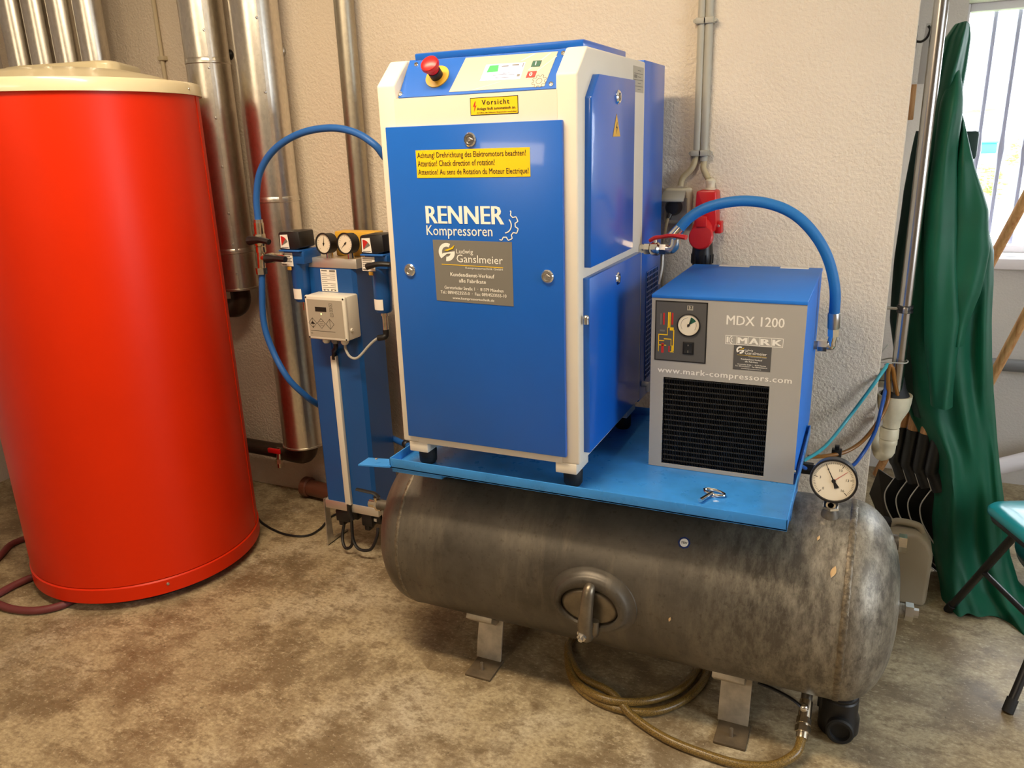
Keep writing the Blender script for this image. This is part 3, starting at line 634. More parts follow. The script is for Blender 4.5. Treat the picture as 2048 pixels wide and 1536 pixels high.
# yellow warning labels
YP = -0.0102; XD, ZD = (1, 0, 0), (0, 0, 1)
def plate(parent, x0, x1, z0, z1, mat, name, y=YP, th=0.0006, label=None): return MB().box(x0, x1, y-th, y+0.0002, z0, z1).build(name, mat, parent, label=label)
wl = plate(fd, 0.081, 0.376, 1.4225, 1.486, 'yellow', 'warning_label', label='yellow three-line direction of rotation warning')
m = MB()
for i, s in enumerate(('Achtung! Drehrichtung des Elektromotors beachten!', 'Attention! Check direction of rotation!', 'Attention! Au sens de Rotation du Moteur Electrique!')):
    m.text(s, (0.085, YP-0.0006, 1.4685-0.0193*i), XD, ZD, width=(0.281, 0.203, 0.287)[i], height=0.0165 if i != 1 else 0.0135, bold=0.004)
m.build('lettering', 'ink', wl)
m = MB(); m.text('RENNER', (0.0995, YP, 1.3155), XD, ZD, width=0.206, height=0.0415, bold=0.0195)
m.text('Kompressoren', (0.0975, YP, 1.2875), XD, ZD, width=0.178, height=0.0315, bold=0.004)
def gear_arc(c, R, r, X, Y, N, a0, a1, teeth, wd):
    pts = []; n = max(12, int(abs(a1-a0)*max(8, 9*teeth)/2))
    for k in range(n+1):
        a = a0+(a1-a0)*k/n; ph = (a*teeth/(2*PI)) % 1.0
        t = 1 if 0.32 < ph < 0.72 else (0 if ph < 0.2 or ph > 0.84 else (ph-0.2)/0.12 if ph <= 0.32 else (0.84-ph)/0.12)
        rad = r+(R-r)*t; pts.append(c+X*rad*math.cos(a)+Y*rad*math.sin(a))
    pts = [q for k, q in enumerate(pts) if k == 0 or (q-pts[k-1]).length > 1e-9]; out = []; side_ = []
    for k, p in enumerate(pts):
        d = (pts[min(k+1, len(pts)-1)]-pts[max(k-1, 0)]).normalized(); side_.append(N.cross(d)*wd)
    for k in range(len(pts)-1): out.append([pts[k]+side_[k], pts[k+1]+side_[k+1], pts[k+1]-side_[k+1], pts[k]-side_[k]])
    return out
xv, zv, nv = V(XD), V(ZD), V((0, -1, 0)); gcn = V((0.307, YP-0.0004, 1.314))
for q in gear_arc(gcn, 0.036, 0.028, xv, zv, nv, math.radians(-112), math.radians(64), 8, 0.0012)+gear_arc(gcn, 0.018, 0.018, xv, zv, nv, math.radians(-85), math.radians(45), 1, 0.0013): m.slab(q, nv, 0.0002)
m.build('lettering', 'white', fd)
sk = MB().slab([(0.113, YP, 1.2765), (0.325, YP, 1.275), (0.3245, YP, 1.1225), (0.1145, YP, 1.1265)], (0, -1, 0), 0.0005).build('dealer_sticker', 'mid_grey', fd, label='grey dealer sticker with white and yellow print')
YS = YP-0.0006
def sticker_print(parent, x0, z1, W, H, y, full=True):
    """white and yellow print of the grey dealer sticker"""
    k = W/0.211; X = lambda u: x0+u*W; Z = lambda v: z1-v*H; m = MB(); e = (0.9999, 0, -0.012)
    def T(s, u, v, wd, al='LEFT', b=0.0, hh=None): m.text(s, (X(u), y, Z(v)), e, ZD, width=wd*W, align=al, bold=b, lift=0.0003, height=hh*H if hh else None)
    T('Ludwig', 0.30, 0.205, 0.215, hh=0.095); T('Ganslmeier', 0.30, 0.345, 0.585, hh=0.125)
    T('Kompressortechnik GmbH', 0.88, 0.455, 0.47, 'RIGHT', hh=0.043)
    T('Kundendienst-Verkauf', 0.49, 0.58, 0.565, 'CENTER', 0.01, 0.062); T('alle Fabrikate', 0.49, 0.675, 0.345, 'CENTER', 0.01, 0.062)
    T('Geretsrieder Straße 1  ·  81379 München', 0.50, 0.795, 0.76, 'CENTER', 0.01, 0.052); T('Tel.: 089/4523555-0  ·  Fax: 089/4523555-10', 0.49, 0.875, 0.85, 'CENTER', 0.01, 0.052); T('www.kompressortechnik.de', 0.49, 0.955, 0.54, 'CENTER', 0.01, 0.052)
    # round G emblem: two ring pieces with slanted cut
    c = V((X(0.175), y, Z(0.19))); R = 0.105*W; r = 0.062*W
    for a0, a1 in ((62, 225), (262, 365)):
        n = 24; q = [(c+V((math.cos(a), 0, math.sin(a)))*R, c+V((math.cos(a), 0, math.sin(a)))*(r if a0 < 100 else r*0.85)) for a in [math.radians(a0+(a1-a0)*i/n) for i in range(n+1)]]
        for A, B in zip(q, q[1:]): m.slab([A[0], B[0], B[1], A[1]], nv, 0.0003)
    cw = c; c = c+V((0, -0.00025, 0)); m.slab([c+V((-0.05, 0, -0.012))*W, c+V((0.105, 0, 0.012))*W, c+V((0.105, 0, -0.010))*W, c+V((0.0, 0, -0.02))*W, c+V((-0.075, 0, -0.075))*W], nv, 0.0003)
    m.build('lettering', 'white', parent)
    c = cw+V((0, -0.0007, 0)); m = MB(); m.slab([c+V((-0.03, 0, 0.02))*W, c+V((0.06, 0, 0.05))*W, c+V((0.11, 0, 0.085))*W, c+V((0.085, 0, 0.04))*W, c+V((0.01, 0, 0.015))*W], nv, 0.0003)
    m.slab([(X(0.10), y, Z(0.383)), (X(0.885), y, Z(0.405)), (X(0.885), y, Z(0.415)), (X(0.10), y, Z(0.393))], nv, 0.0003); m.build('yellow_print', 'yellow', parent)
sticker_print(sk, 0.1135, 1.276, 0.211, 0.151, YS)
# caution plate on the cream front
vp = plate(cp, 0.227, 0.3465, 1.5585, 1.5965, 'ink', 'caution_label', y=0.0, label='yellow caution label with red flash')
plate(vp, 0.2285, 0.345, 1.560, 1.595, 'yellow', 'label_face', y=-0.0006, th=0.0003)
m = MB(); m.text('Vorsicht', (0.257, -0.001, 1.5805), XD, ZD, width=0.068, height=0.0105, bold=0.014, spacing=1.25); m.text('Anlage läuft automatisch an.', (0.244, -0.001, 1.5695), XD, ZD, width=0.097, height=0.0078, bold=0.012)
m.text('Im Öffnen des Gehäuses Hauptschalter ausschalten!', (0.244, -0.001, 1.5625), XD, ZD, width=0.099, height=0.0045, bold=0.01); m.build('lettering', 'ink', vp)
m = MB(); y = -0.0011
m.slab([(0.2395, y, 1.5885), (0.234, y, 1.5765), (0.2385, y, 1.5785), (0.2362, y, 1.566), (0.2432, y, 1.5805), (0.2390, y, 1.5785), (0.2415, y, 1.5885)], nv, 0.0002); m.build('red_flash', 'red_print', vp)
# control panel, inclined between the cheeks
UU = V((1, 0, 0)); SL = (P1-P0).normalized(); PN = UU.cross(SL)      # outward normal (-y, +z)
def pp(px, py, off=0.0): return aP(px, py, P0+PN*off, PN)
cpan = MB().slab([V((cl+0.002, P0.y, P0.z)), V((cr-0.002, P0.y, P0.z)), V((cr-0.002, P1.y, P1.z)), V((cl+0.002, P1.y, P1.z))], PN, 0.003).build('control_panel', 'blue', cp)
ov = MB().slab([pp(898, 184.5, .003), pp(1088.7, 172.8, .003), pp(1116.5, 103, .003), pp(932, 116, .003)], PN, 0.0008).build('panel_foil', 'silver_print', cpan, label='silver-grey control foil')
o = 0.0039
MB().slab([pp(959.8, 162, o), pp(1040, 158, o), pp(1051, 125, o), pp(973, 129.7, o)], PN, 0.0006).build('display', 'screen', cpan, label='lit display')
m = MB().slab([pp(973, 145, o+.0006), pp(995.5, 143.3, o+.0006), pp(998, 130, o+.0006), pp(980, 131.3, o+.0006)], PN, 0.0002); m.build('display_field', 'screen_green', cpan)
m = MB()
for (x, y, w, h) in ((1003, 133.5, 14, 2), (1024, 131.5, 14, 3), (1044, 134, 2, 8), (985, 151, 44, 1), (1005, 147, 14, 1), (990, 156, 30, 1), (1033, 153, 6, 5)):
    m.slab([pp(x, y, o+.0006), pp(x+w, y-0.05*w, o+.0006), pp(x+w+h*.3, y-h-0.05*w, o+.0006), pp(x+h*.3, y-h, o+.0006)], PN, 0.0002)
m.build('display_text', 'mid_grey', cpan)
for (px, py, mt, ch) in ((1072, 127.5, 'green_dial', 'I'), (1062, 149, 'red_print', '0')):
    c = pp(px, py, .0038); b = MB(); b.slab([c-UU*.0105-SL*.008, c+UU*.0105-SL*.008, c+UU*.0125+SL*.008, c-UU*.0085+SL*.008], PN, 0.001); b = b.build('button', mt, cpan)
    MB().text(ch, c+PN*.001-SL*.005, UU, SL, height=0.010, align='CENTER', bold=0.02).build('lettering', 'white', b)
m = MB(); c = pp(1078, 162, .0039)
for q in gear_arc(c, 0.017, 0.0125, UU, SL, PN, 0, 2*PI, 8, 0.0007)+gear_arc(c, 0.007, 0.007, UU, SL, PN, 0, 2*PI, 1, 0.0007): m.slab(q, PN, 0.0002)
m.build('gear_print', 'mid_grey', ov)
m = MB()
for x0, y0, x1, y1, w in ((940, 181, 1000, 163, 4), (1040, 122, 1068, 107, 5), (1055, 140, 1100, 105, 4), (1052, 158, 1112, 112, 3), (960, 180, 1040, 168, 2)):
    m.slab([pp(x0, y0, .0039), pp(x1, y1, .0039), pp(x1+w, y1, .0039), pp(x0+w, y0, .0039)], PN, 0.0001)
m.build('foil_stripes', 'dial', ov)
eb = MB().lathe([(0.030, 0), (0.030, 0.003), (0.018, 0.0045), (0, 0.0045)], pp(875.4, 154, .003), PN, 40).build('emergency_stop', 'yellow2', cpan, label='yellow ring with red mushroom button')
c = pp(875.4, 154, .003)
MB().lathe([(0.0155, 0.004), (0.0155, 0.022)], c, PN, 28).build('collar', 'black', eb)
MB().lathe([(0.014, 0.022), (0.0145, 0.03), (0.020, 0.034), (0.0225, 0.040), (0.021, 0.047), (0.014, 0.051), (0, 0.052)], c, PN, 32).build('mushroom_button', 'red', eb)
for (px, py) in ((833, 129.5), (801.5, 188), (1102.4, 168.5), (1126.8, 107)): screw(cpan, pp(px, py, .003), PN, 0.006)
# blue lid
MB().prism([(0.074, T0-0.002), (0.072, 1.7065), (0.080, 1.709), (0.40, 1.709), (0.40, T0-0.002)], 'x', 0.046, 0.4735, 0.002).build('top_cover', 'blue', cp)
# side doors
XS = 0.5017
ud = MB().prism([(0.039, 1.213), (0.39, 1.213), (0.394, 1.639), (0.101, 1.637), (0.048, 1.587)], 'x', R0-0.001, XS, 0.002).build('upper_side_door', 'blue', cp)
ld = MB().prism([(0.030, 1.190), (0.478, 1.190), (0.478, 0.754), (0.030, 0.754)], 'x', R0-0.001, XS, 0.002).build('lower_side_door', 'blue', cp)
for d_, (px, py) in ((ud, (1236, 194)), (ld, (1235, 557))): latch(d_, aX(px, py, XS), (1, 0, 0), 0.0165)
c = aX(1233, 254, XS+0.0004); m = MB(); s_ = 0.03
m.slab([c+V((0, -s_, -0.022)), c+V((0, s_, -0.022)), c+V((0, 0, 0.03))], (1, 0, 0), 0.0006); tri = m.build('hazard_triangle', 'strap_yellow', ud)
m = MB(); m.slab([c+V((.0007, 0.004, 0.012)), c+V((.0007, -0.007, -0.003)), c+V((.0007, 0.0, -0.002)), c+V((.0007, -0.003, -0.016)), c+V((.0007, 0.008, 0.001)), c+V((.0007, 0.001, 0.0))], (1, 0, 0), 0.0002); m.build('flash', 'ink', tri)
m = MB(); m.cyl((R0+0.012, 0.018, 1.084), (R0+0.012, 0.018, 1.098), 0.006, n=12); m.ball((R0+0.012, 0.018, 1.099), 0.007); m.build('hinge_pin', 'steel', ld)
rp = MB().box(R0-0.0005, R0+0.0008, 0.428, 0.528, 1.613, 1.677).build('rating_plate', 'silver_print', cp)
m = MB()
for i in range(7): zz = 1.668-0.0078*i; m.box(R0+0.0008, R0+0.001, 0.435 if i % 2 else 0.47, 0.5+0.02*(i % 2), zz-0.0018, zz)
m.box(R0+0.0008, R0+0.001, 0.436, 0.464, 1.648, 1.656); m.build('print', 'mid_grey', rp)
# rear cooler box with vent grille
rb = MB().box(L0+0.004, 0.4836, YB-0.002, 0.774, 0.722, 1.699, 0.002).build('rear_cowl', 'blue', cp)
vy0, vy1, vz0, vz1 = 0.604, 0.738, 0.775, 1.112
MB().box(0.4833, 0.4840, vy0, vy1, vz0, vz1).build('vent_shade_plate', 'dark_void', rb)  # dark plate painted as shade behind the grille; the cowl has no opening
m = MB(); ny, nz = 8, 22
for i in range(ny+1): y = vy0+(vy1-vy0)*i/ny; m.box(0.4838, 0.4858, y-0.0022, y+0.0022, vz0, vz1)
for j in range(nz+1): z = vz0+(vz1-vz0)*j/nz; m.box(0.4838, 0.4857, vy0, vy1, z-0.002, z+0.002)
m.build('vent_grille', 'blue', rb)
# ball valve on the outlet
bv = thing('ball_valve', 'nickel ball valve with red lever on the compressor outlet', 'valve', (0.53, 0.522, 1.18))
vz = 1.1945; vy = 0.52
m = MB(); m.cyl((0.487, vy, vz), (0.50, vy, vz), 0.013, n=16); m.hexn((0.50, vy, vz), (0.515, vy, vz), 0.017); m.lathe([(0.013, 0), (0.019, 0.008), (0.019, 0.024), (0.014, 0.03)], (0.515, vy, vz), (1, 0, 0), 20); m.hexn((0.545, vy, vz), (0.562, vy, vz), 0.016); m.cyl((0.53, vy, vz+0.012), (0.53, vy, vz+0.03), 0.006, n=12); m.build('body', 'nickel', bv)
m = MB(); m.tube([(0.514, vy, vz+0.022), (0.53, vy, vz+0.031), (0.548, vy-0.004, vz+0.034), (0.58, vy-0.012, vz+0.04), (0.622, vy-0.02, vz+0.036)], 0.009, 10, flat=0.6, radii=[0.009, 0.011, 0.009, 0.010, 0.011]); m.build('lever', 'red', bv)
m = MB(); m.tube([(0.56, vy, vz), (0.575, vy, vz), (0.585, vy, vz+0.01), (0.588, vy, vz+0.03)], 0.014, 14); m.build('elbow', 'nickel', bv)
m = MB(); m.tube([(0.553, vy, vz-0.012), (0.553, vy-0.003, vz-0.05), (0.545, vy-0.002, vz-0.1)], 0.003, 6); m.build('tag_string', 'white_plastic', bv)
# white drain elbow low on the cooler
p = aX(1284, 768, 0.4858)
t = thing('drain_elbow', 'small white plastic elbow on the compressor next to the dryer', 'fitting', tuple(p))
m = MB(); m.cyl(p, p+V((0.02, 0, 0)), 0.0085, n=12); m.tube([p+V((0.018, 0, 0.004)), p+V((0.02, 0, 0)), p+V((0.02, 0, -0.02))], 0.0085, 12, smooth=3); m.build('elbow', 'white_plastic', t)
MB().cyl(p+V((0.02, 0, -0.008)), p+V((0.13, 0.0, -0.012)), 0.0042, n=10).build('tube', 'cable_grey', t)

# ================================================================== REFRIGERATION DRYER
dx0, dx1, dy0, dy1, dz0, dz1, dzl = 0.600, 0.968, 0.2255, 0.729, TF+0.001, 1.1135, 1.1225
dr = thing('air_dryer', 'grey and blue refrigerated air dryer on the right of the tray', 'dryer', ((dx0+dx1)/2, (dy0+dy1)/2, TF))
gx0, gx1, gz0, gz1 = 0.634, 0.896, 0.6695, 0.9085
m = MB()
for (a, b, c, d) in ((dx0, gx0, dz0, dz1), (gx1, dx1, dz0, dz1), (gx0, gx1, dz0, gz0), (gx0, gx1, gz1, dz1)): m.box(a, b, dy0, dy0+0.003, c, d)
fp = m.build('front_panel', 'grey_panel', dr)
m = MB(); m.box(dx0+0.001, dx0+0.004, dy0+0.003, dy1, dz0, dz1); m.box(dx1-0.004, dx1-0.0005, dy0+0.003, dy1, dz0, dz1); m.box(dx0+0.004, dx1-0.004, dy1-0.003, dy1, dz0, dz1); m.box(dx0+0.004, dx1-0.004, dy0+0.003, dy1-0.003, dz0, dz0+0.004); m.build('casing', 'blue_dryer', dr)
MB().box(dx0-0.001, dx1+0.001, dy0-0.002, dy1+0.003, dz1, dzl, 0.002).build('top_lid', 'blue_dryer', dr)
for a, b in (((1432, 531), (1481, 537)), ((1553, 536), (1601, 540))):
    p, q = aZ(*a, dzl), aZ(*b, dzl); MB().box(p.x+0.01, q.x+0.02, 0.70, 0.729, dzl-0.0003, dzl+0.0008).build('lid_sticker', 'white', dr)
# condenser: void, tubes, fins
MB().box(gx0-0.004, gx1+0.004, dy0+0.03, dy0+0.034, gz0-0.004, gz1+0.004).build('condenser_back', 'dark_void', dr)
m = MB()
for i in range(62): x = gx0+(gx1-gx0)*(i+0.5)/62; m.box(x-0.0006, x+0.0006, dy0+0.008, dy0+0.030, gz0-0.002, gz1+0.002)
o = m.build('condenser_fins', 'fins', dr); o['kind'] = 'stuff'
m = MB()
cond_t = pm('condenser_tube', rgb(44, 41, 38), 0.4, 0.4)
for j in range(17): z = gz0+(gz1-gz0)*(j+0.5)/17; m.cyl((gx0-0.003, dy0+0.012, z), (gx1+0.003, dy0+0.012, z), 0.0028, n=8)
m.build('condenser_tubes', cond_t, dr)
# control plate
yq = dy0-0.0004
cpl = MB().box(0.6095, 0.7395, dy0-0.0012, dy0+0.0002, 0.9525, 1.1075).build('control_plate', 'ink', dr, label='dark grey control plate')
MB().box(0.6125, 0.7365, dy0-0.0018, dy0-0.001, 0.9555, 1.1045).build('plate_face', 'dark_grey', cpl)
c = V((0.6945, dy0-0.002, 1.049)); nn = V((0, -1, 0))
dgauge = MB().lathe([(0.029, 0), (0.029, 0.003), (0.0265, 0.0035), (0.0262, 0.0015), (0, 0.0015)], c, nn, 48).build('dew_point_gauge', 'black', cpl)
disc(c+nn*0.0016, nn, 0.026, 48).build('dial', 'dial', dgauge)
m = MB(); a0, a1 = math.radians(75), math.radians(30); q = [c+nn*0.0022+V((math.cos(a), 0, math.sin(a)))*0.021 for a in [a0+(a1-a0)*k/6 for k in range(7)]]
m.slab([c+nn*0.0022]+q, nn, 0.0002); m.build('green_sector', 'green_dial', dgauge)
m = MB(); d = V((math.cos(math.radians(60)), 0, math.sin(math.radians(60)))); t_ = V((-d.z, 0, d.x))
m.slab([c+nn*0.0026-d*0.005+t_*0.0016, c+nn*0.0026-d*0.005-t_*0.0016, c+nn*0.0026+d*0.02], nn, 0.0004); m.lathe([(0.0032, 0), (0.0032, 0.0014), (0, 0.0016)], c+nn*0.0022, nn, 16)
for q in gear_arc(c+nn*0.0022, 0.019, 0.019, V(XD), V(ZD), nn, math.radians(95), math.radians(215), 1, 0.0003)+gear_arc(c+nn*0.0022, 0.019, 0.019, V(XD), V(ZD), nn, math.radians(-35), math.radians(25), 1, 0.0003): m.slab(q, nn, 0.0001)
m.build('needle', 'ink', dgauge)
sw = MB().box(0.6815, 0.7095, dy0-0.0035, dy0-0.001, 0.9735, 1.006, 0.001).build('power_switch', 'black', cpl)
MB().prism([(dy0-0.0035, 0.976), (dy0-0.0060, 0.978), (dy0-0.0038, 0.990), (dy0-0.0055, 1.003), (dy0-0.0035, 1.004)], 'x', 0.686, 0.705).build('rocker', 'rubber', sw)
m = MB(); m.text('I', (0.6955, dy0-0.0052, 0.979), XD, ZD, height=0.006, align='CENTER', lift=0.0008); m.text('0', (0.6955, dy0-0.005, 0.996), XD, ZD, height=0.004, align='CENTER', lift=0.0008); m.build('lettering', 'silver_print', sw)
m = MB(); m.box(0.6895, 0.704, dy0-0.0022, dy0-0.0016, 1.0865, 1.0985); m.build('thermometer_icon', 'silver_print', cpl)
m = MB(); m.box(0.692, 0.6935, dy0-0.0025, dy0-0.002, 1.089, 1.097); m.box(0.697, 0.702, dy0-0.0025, dy0-0.002, 1.090, 1.0915); m.slab([(0.697, dy0-0.0023, 1.097), (0.702, dy0-0.0023, 1.097), (0.6995, dy0-0.0023, 1.092)], nn, 0.0003); m.build('icon_print', 'ink', cpl)
# flow diagram print
def px_(px, py): p = aY(px, py, dy0-0.0019); return (p.x, p.z)
dia = {'yellow': [((1337, 625), (1337, 655), 1.4), ((1340, 625), (1340, 655), 1.4), ((1335, 655), (1335, 668), .7), ((1347, 660), (1347, 702), .7), ((1340, 655), (1347, 661), .7), ((1317, 669), (1335, 669), .7), ((1317, 669), (1317, 702), .7), ((1317, 681), (1328, 681), .7), ((1317, 690), (1332, 690), .7), ((1328, 678), (1342, 678), .7), ((1342, 678), (1342, 692), .7), ((1340, 704), (1347, 704), .7), ((1344, 692), (1344, 703), 2.0)],
       'red_print': [((1328, 627), (1328, 648), 3), ((1345, 627), (1345, 648), 3), ((1325, 688), (1325, 703), 5), ((1338, 693), (1338, 703), 2.4)],
       'mid_grey': [((1322, 628), (1322, 648), 2.2), ((1321, 661), (1328, 661), 3.2)]}
for mt, ls in dia.items():
    m = MB()
    for a, b, w in ls:
        (x0, z0), (x1, z1) = px_(*a), px_(*b); h = w*0.00058; m.box(min(x0, x1)-h, max(x0, x1)+h, dy0-0.0021, dy0-0.0018, min(z0, z1)-h, max(z0, z1)+h)
    m.build('diagram_print', mt, cpl)
# front lettering
m = MB(); yl = dy0
m.text('MDX 1200', (0.786, yl, 1.0565), XD, ZD, width=0.134, height=0.0235, bold=0.010)
m.text('www.mark-compressors.com', (0.619, yl, 0.9205), XD, ZD, width=0.327, height=0.0195, bold=0.01, spacing=1.1)
m.build('lettering', 'white', fp)
m = MB(); lx0, lx1, lz0, lz1 = 0.785, 0.9205, 1.0075, 1.0300; nb = 5; w = (lx1-lx0)/nb
def frm(a, b, c, d, t): m.box(a, b, yl-0.0004, yl, c, c+t); m.box(a, b, yl-0.0004, yl, d-t, d); m.box(a, a+t, yl-0.0004, yl, c, d); m.box(b-t, b, yl-0.0004, yl, c, d)
frm(lx0, lx1, lz0, lz1, 0.0012)
for i in range(1, nb): m.box(lx0+w*i-0.0006, lx0+w*i+0.0006, yl-0.0004, yl, lz0, lz1)
for i, ch in enumerate('MARK'): m.text(ch, (lx0+w*(i+1.5), yl, lz0+0.0038), XD, ZD, width=w*0.74, height=0.0150, align='CENTER', bold=0.03)
for i in range(2):
    cc = V((lx0+w*0.72, yl-0.0002, (lz0+lz1)/2))
    for q in gear_arc(cc, 0.0055+0.0045*i, 0.0055+0.0045*i, V(XD), V(ZD), nn, math.radians(110), math.radians(250), 1, 0.0009): m.slab(q, nn, 0.0002)
m.box(lx0+0.003, lx0+0.0075, yl-0.0004, yl, lz0+0.004, lz1-0.004); m.build('logo_print', 'white', fp)
s2 = MB().box(0.8065, 0.895, yl-0.0006, yl, 0.945, 1.0065).build('dealer_sticker', 'dark_grey', fp, label='small dark grey dealer sticker')
sticker_print(s2, 0.8065, 1.0065, 0.0885, 0.0615, yl-0.0008)
for (px, py) in ((1296, 905), (1589, 944)): p = aY(px, py, dy0+0.01); screw(dr, (dx0 if px < 1400 else dx1, p.y, p.z), (-1 if px < 1400 else 1, 0, 0), 0.005)
p = aX(1628, 690, dx1)
ot = MB(); ot.cyl(p-V((0.01, 0, 0)), p+V((0.012, 0, 0)), 0.012, n=14); ot.build('outlet_stub', 'grey_panel', dr)

# hose from valve to dryer
oy, oz = p.y, p.z
hs = thing('air_hose', 'thick blue rubber hose arching from the red-levered valve to the dryer side', 'hose', (0.8, 0.55, 1.0))
Yh = lambda k: vy+(oy-vy)*k
hp = [(0.588, vy, vz+0.045)]
for k, (px, py) in enumerate(((1380, 435), (1420, 413), (1480, 402), (1540, 408), (1590, 430), (1630, 470), (1657, 520), (1670, 580), (1668, 632))): hp.append(tuple(aY(px, py, Yh((k+1)/9*0.9))))
MB().tube(hp, 0.0145, 14, smooth=8).build('hose', 'hose_blue2', hs)
a, b = V(hp[0]), V(hp[1]); d = (b-a).normalized(); MB().cyl(a-d*0.016, a+d*0.018, 0.0165, n=16).build('ferrule', 'nickel', hs)
a, b = V(hp[-1]), V(hp[-2]); d = (b-a).normalized()
MB().lathe([(0.0155, -0.036), (0.0165, -0.034), (0.0165, 0.008), (0.0155, 0.010)], a, d, 18).build('ferrule', 'steel', hs)
e0 = a-d*0.036; c_ = V((e0.x-0.002, oy, oz))
MB().hexn(e0, e0-d*0.022, 0.0165).build('nut', 'chrome', hs)
MB().tube([e0-d*0.02, c_+V((0, 0, 0.012)), c_, c_+V((-0.012, 0, 0)), (dx1+0.03, oy, oz)], 0.0115, 14, smooth=4).build('elbow', 'chrome', hs)
MB().hexn((dx1+0.010, oy, oz), (dx1+0.034, oy, oz), 0.017).build('nut', 'chrome', hs)

# ================================================================== ADSORPTION DRYER TOWER
ax0, ax1, ay0, ay1 = -0.723, -0.497, 0.50, 0.66
tw = thing('drying_tower', 'slim blue desiccant drying tower with two gauges beside the compressor', 'dryer', ((ax0+ax1)/2, 0.58, 0))
m = MB(); m.prism([(ax0, ay0+0.012), (ax0+0.012, ay0), (ax0+0.098, ay0), (ax0+0.102, ay0+0.004), (ax0+0.106, ay0), (ax1-0.012, ay0), (ax1, ay0+0.012), (ax1, ay1-0.01), (ax1-0.01, ay1), (ax0+0.01, ay1), (ax0, ay1-0.01)], 'z', 0.213, 1.104)
m.build('profile', 'blue_tower', tw)
MB().box(ax0-0.006, ax1+0.014, ay0-0.003, ay1+0.003, 1.104, 1.138, 0.003).build('top_plate', 'alu', tw)
MB().box(ax0-0.004, ax1+0.012, ay0-0.003, ay1+0.003, 0.178, 0.213, 0.003).build('bottom_plate', 'alu', tw)
for x, sgn in ((ax0-0.03, 1), (ax1+0.012, -1)):
    m = MB(); m.prism([(0.513, 0.0), (0.645, 0.0), (0.645, 0.012), (0.552, 0.020), (0.545, 0.20), (0.52, 0.20)], 'x', x, x+0.004); m.box(x-0.006 if sgn > 0 else x, x+0.004 if sgn > 0 else x+0.03, 0.515, 0.645, 0, 0.004); m.box(min(x, x+0.03*sgn), max(x+0.004, x+0.03*sgn+0.004), 0.53, 0.63, 0.196, 0.2); m.build('bracket', 'zinc', tw)
    o = screw(tw, (x+0.001-0.006*sgn, 0.54, 0.004), (0, 0, 1), 0.006, 'bracket_bolt', 'steel')
# yellow rear block and two gauges
MB().box(-0.605, -0.440, 0.555, 0.61, 1.138, 1.222, 0.004).build('valve_block', 'yellow2', tw)
for (px, nd) in ((649, 82), (692, 222)):
    c = aY(px, 487, 0.488); g1 = MB().lathe([(0.012, 1.13), (0.012, c.z-0.03)], (c.x, 0.51, 0), (0, 0, 1), 14).build('gauge_stem', 'nickel', tw)
    nvv = V((-0.12, -1, 0.05)).normalized(); Xg = (V((1, 0, 0))-nvv*V((1, 0, 0)).dot(nvv)).normalized(); Yg = nvv.cross(Xg)
    holder = MB().lathe([(0.024, -0.036), (0.034, -0.030), (0.034, 0.002), (0.036, 0.003), (0.036, 0.007), (0.032, 0.008), (0.0315, 0.003), (0, 0.003)], c, nvv, 40).build('gauge', 'black', tw)
    dd = disc(c+nvv*0.0034, nvv, 0.0312, 40).build('dial', 'dial', holder)
    m = MB(); cc = c+nvv*0.0042
    for k in range(17):
        a = math.radians(225-270*k/16); d = Xg*math.cos(a)+Yg*math.sin(a); t_ = nvv.cross(d); r0 = 0.022 if k % 4 == 0 else 0.0245
        m.slab([cc+d*r0+t_*.0004, cc+d*0.0275+t_*.0004, cc+d*0.0275-t_*.0004, cc+d*r0-t_*.0004], nvv, 0.0001)
    a = math.radians(nd); d = Xg*math.cos(a)+Yg*math.sin(a); t_ = nvv.cross(d)
    m.slab([cc+nvv*.0006-d*0.007+t_*.002, cc+nvv*.0006-d*0.007-t_*.002, cc+nvv*.0006+d*0.024], nvv, 0.0004); m.lathe([(0.003, 0), (0.003, 0.002), (0, 0.002)], cc, nvv, 14); m.build('needle', 'ink', holder)
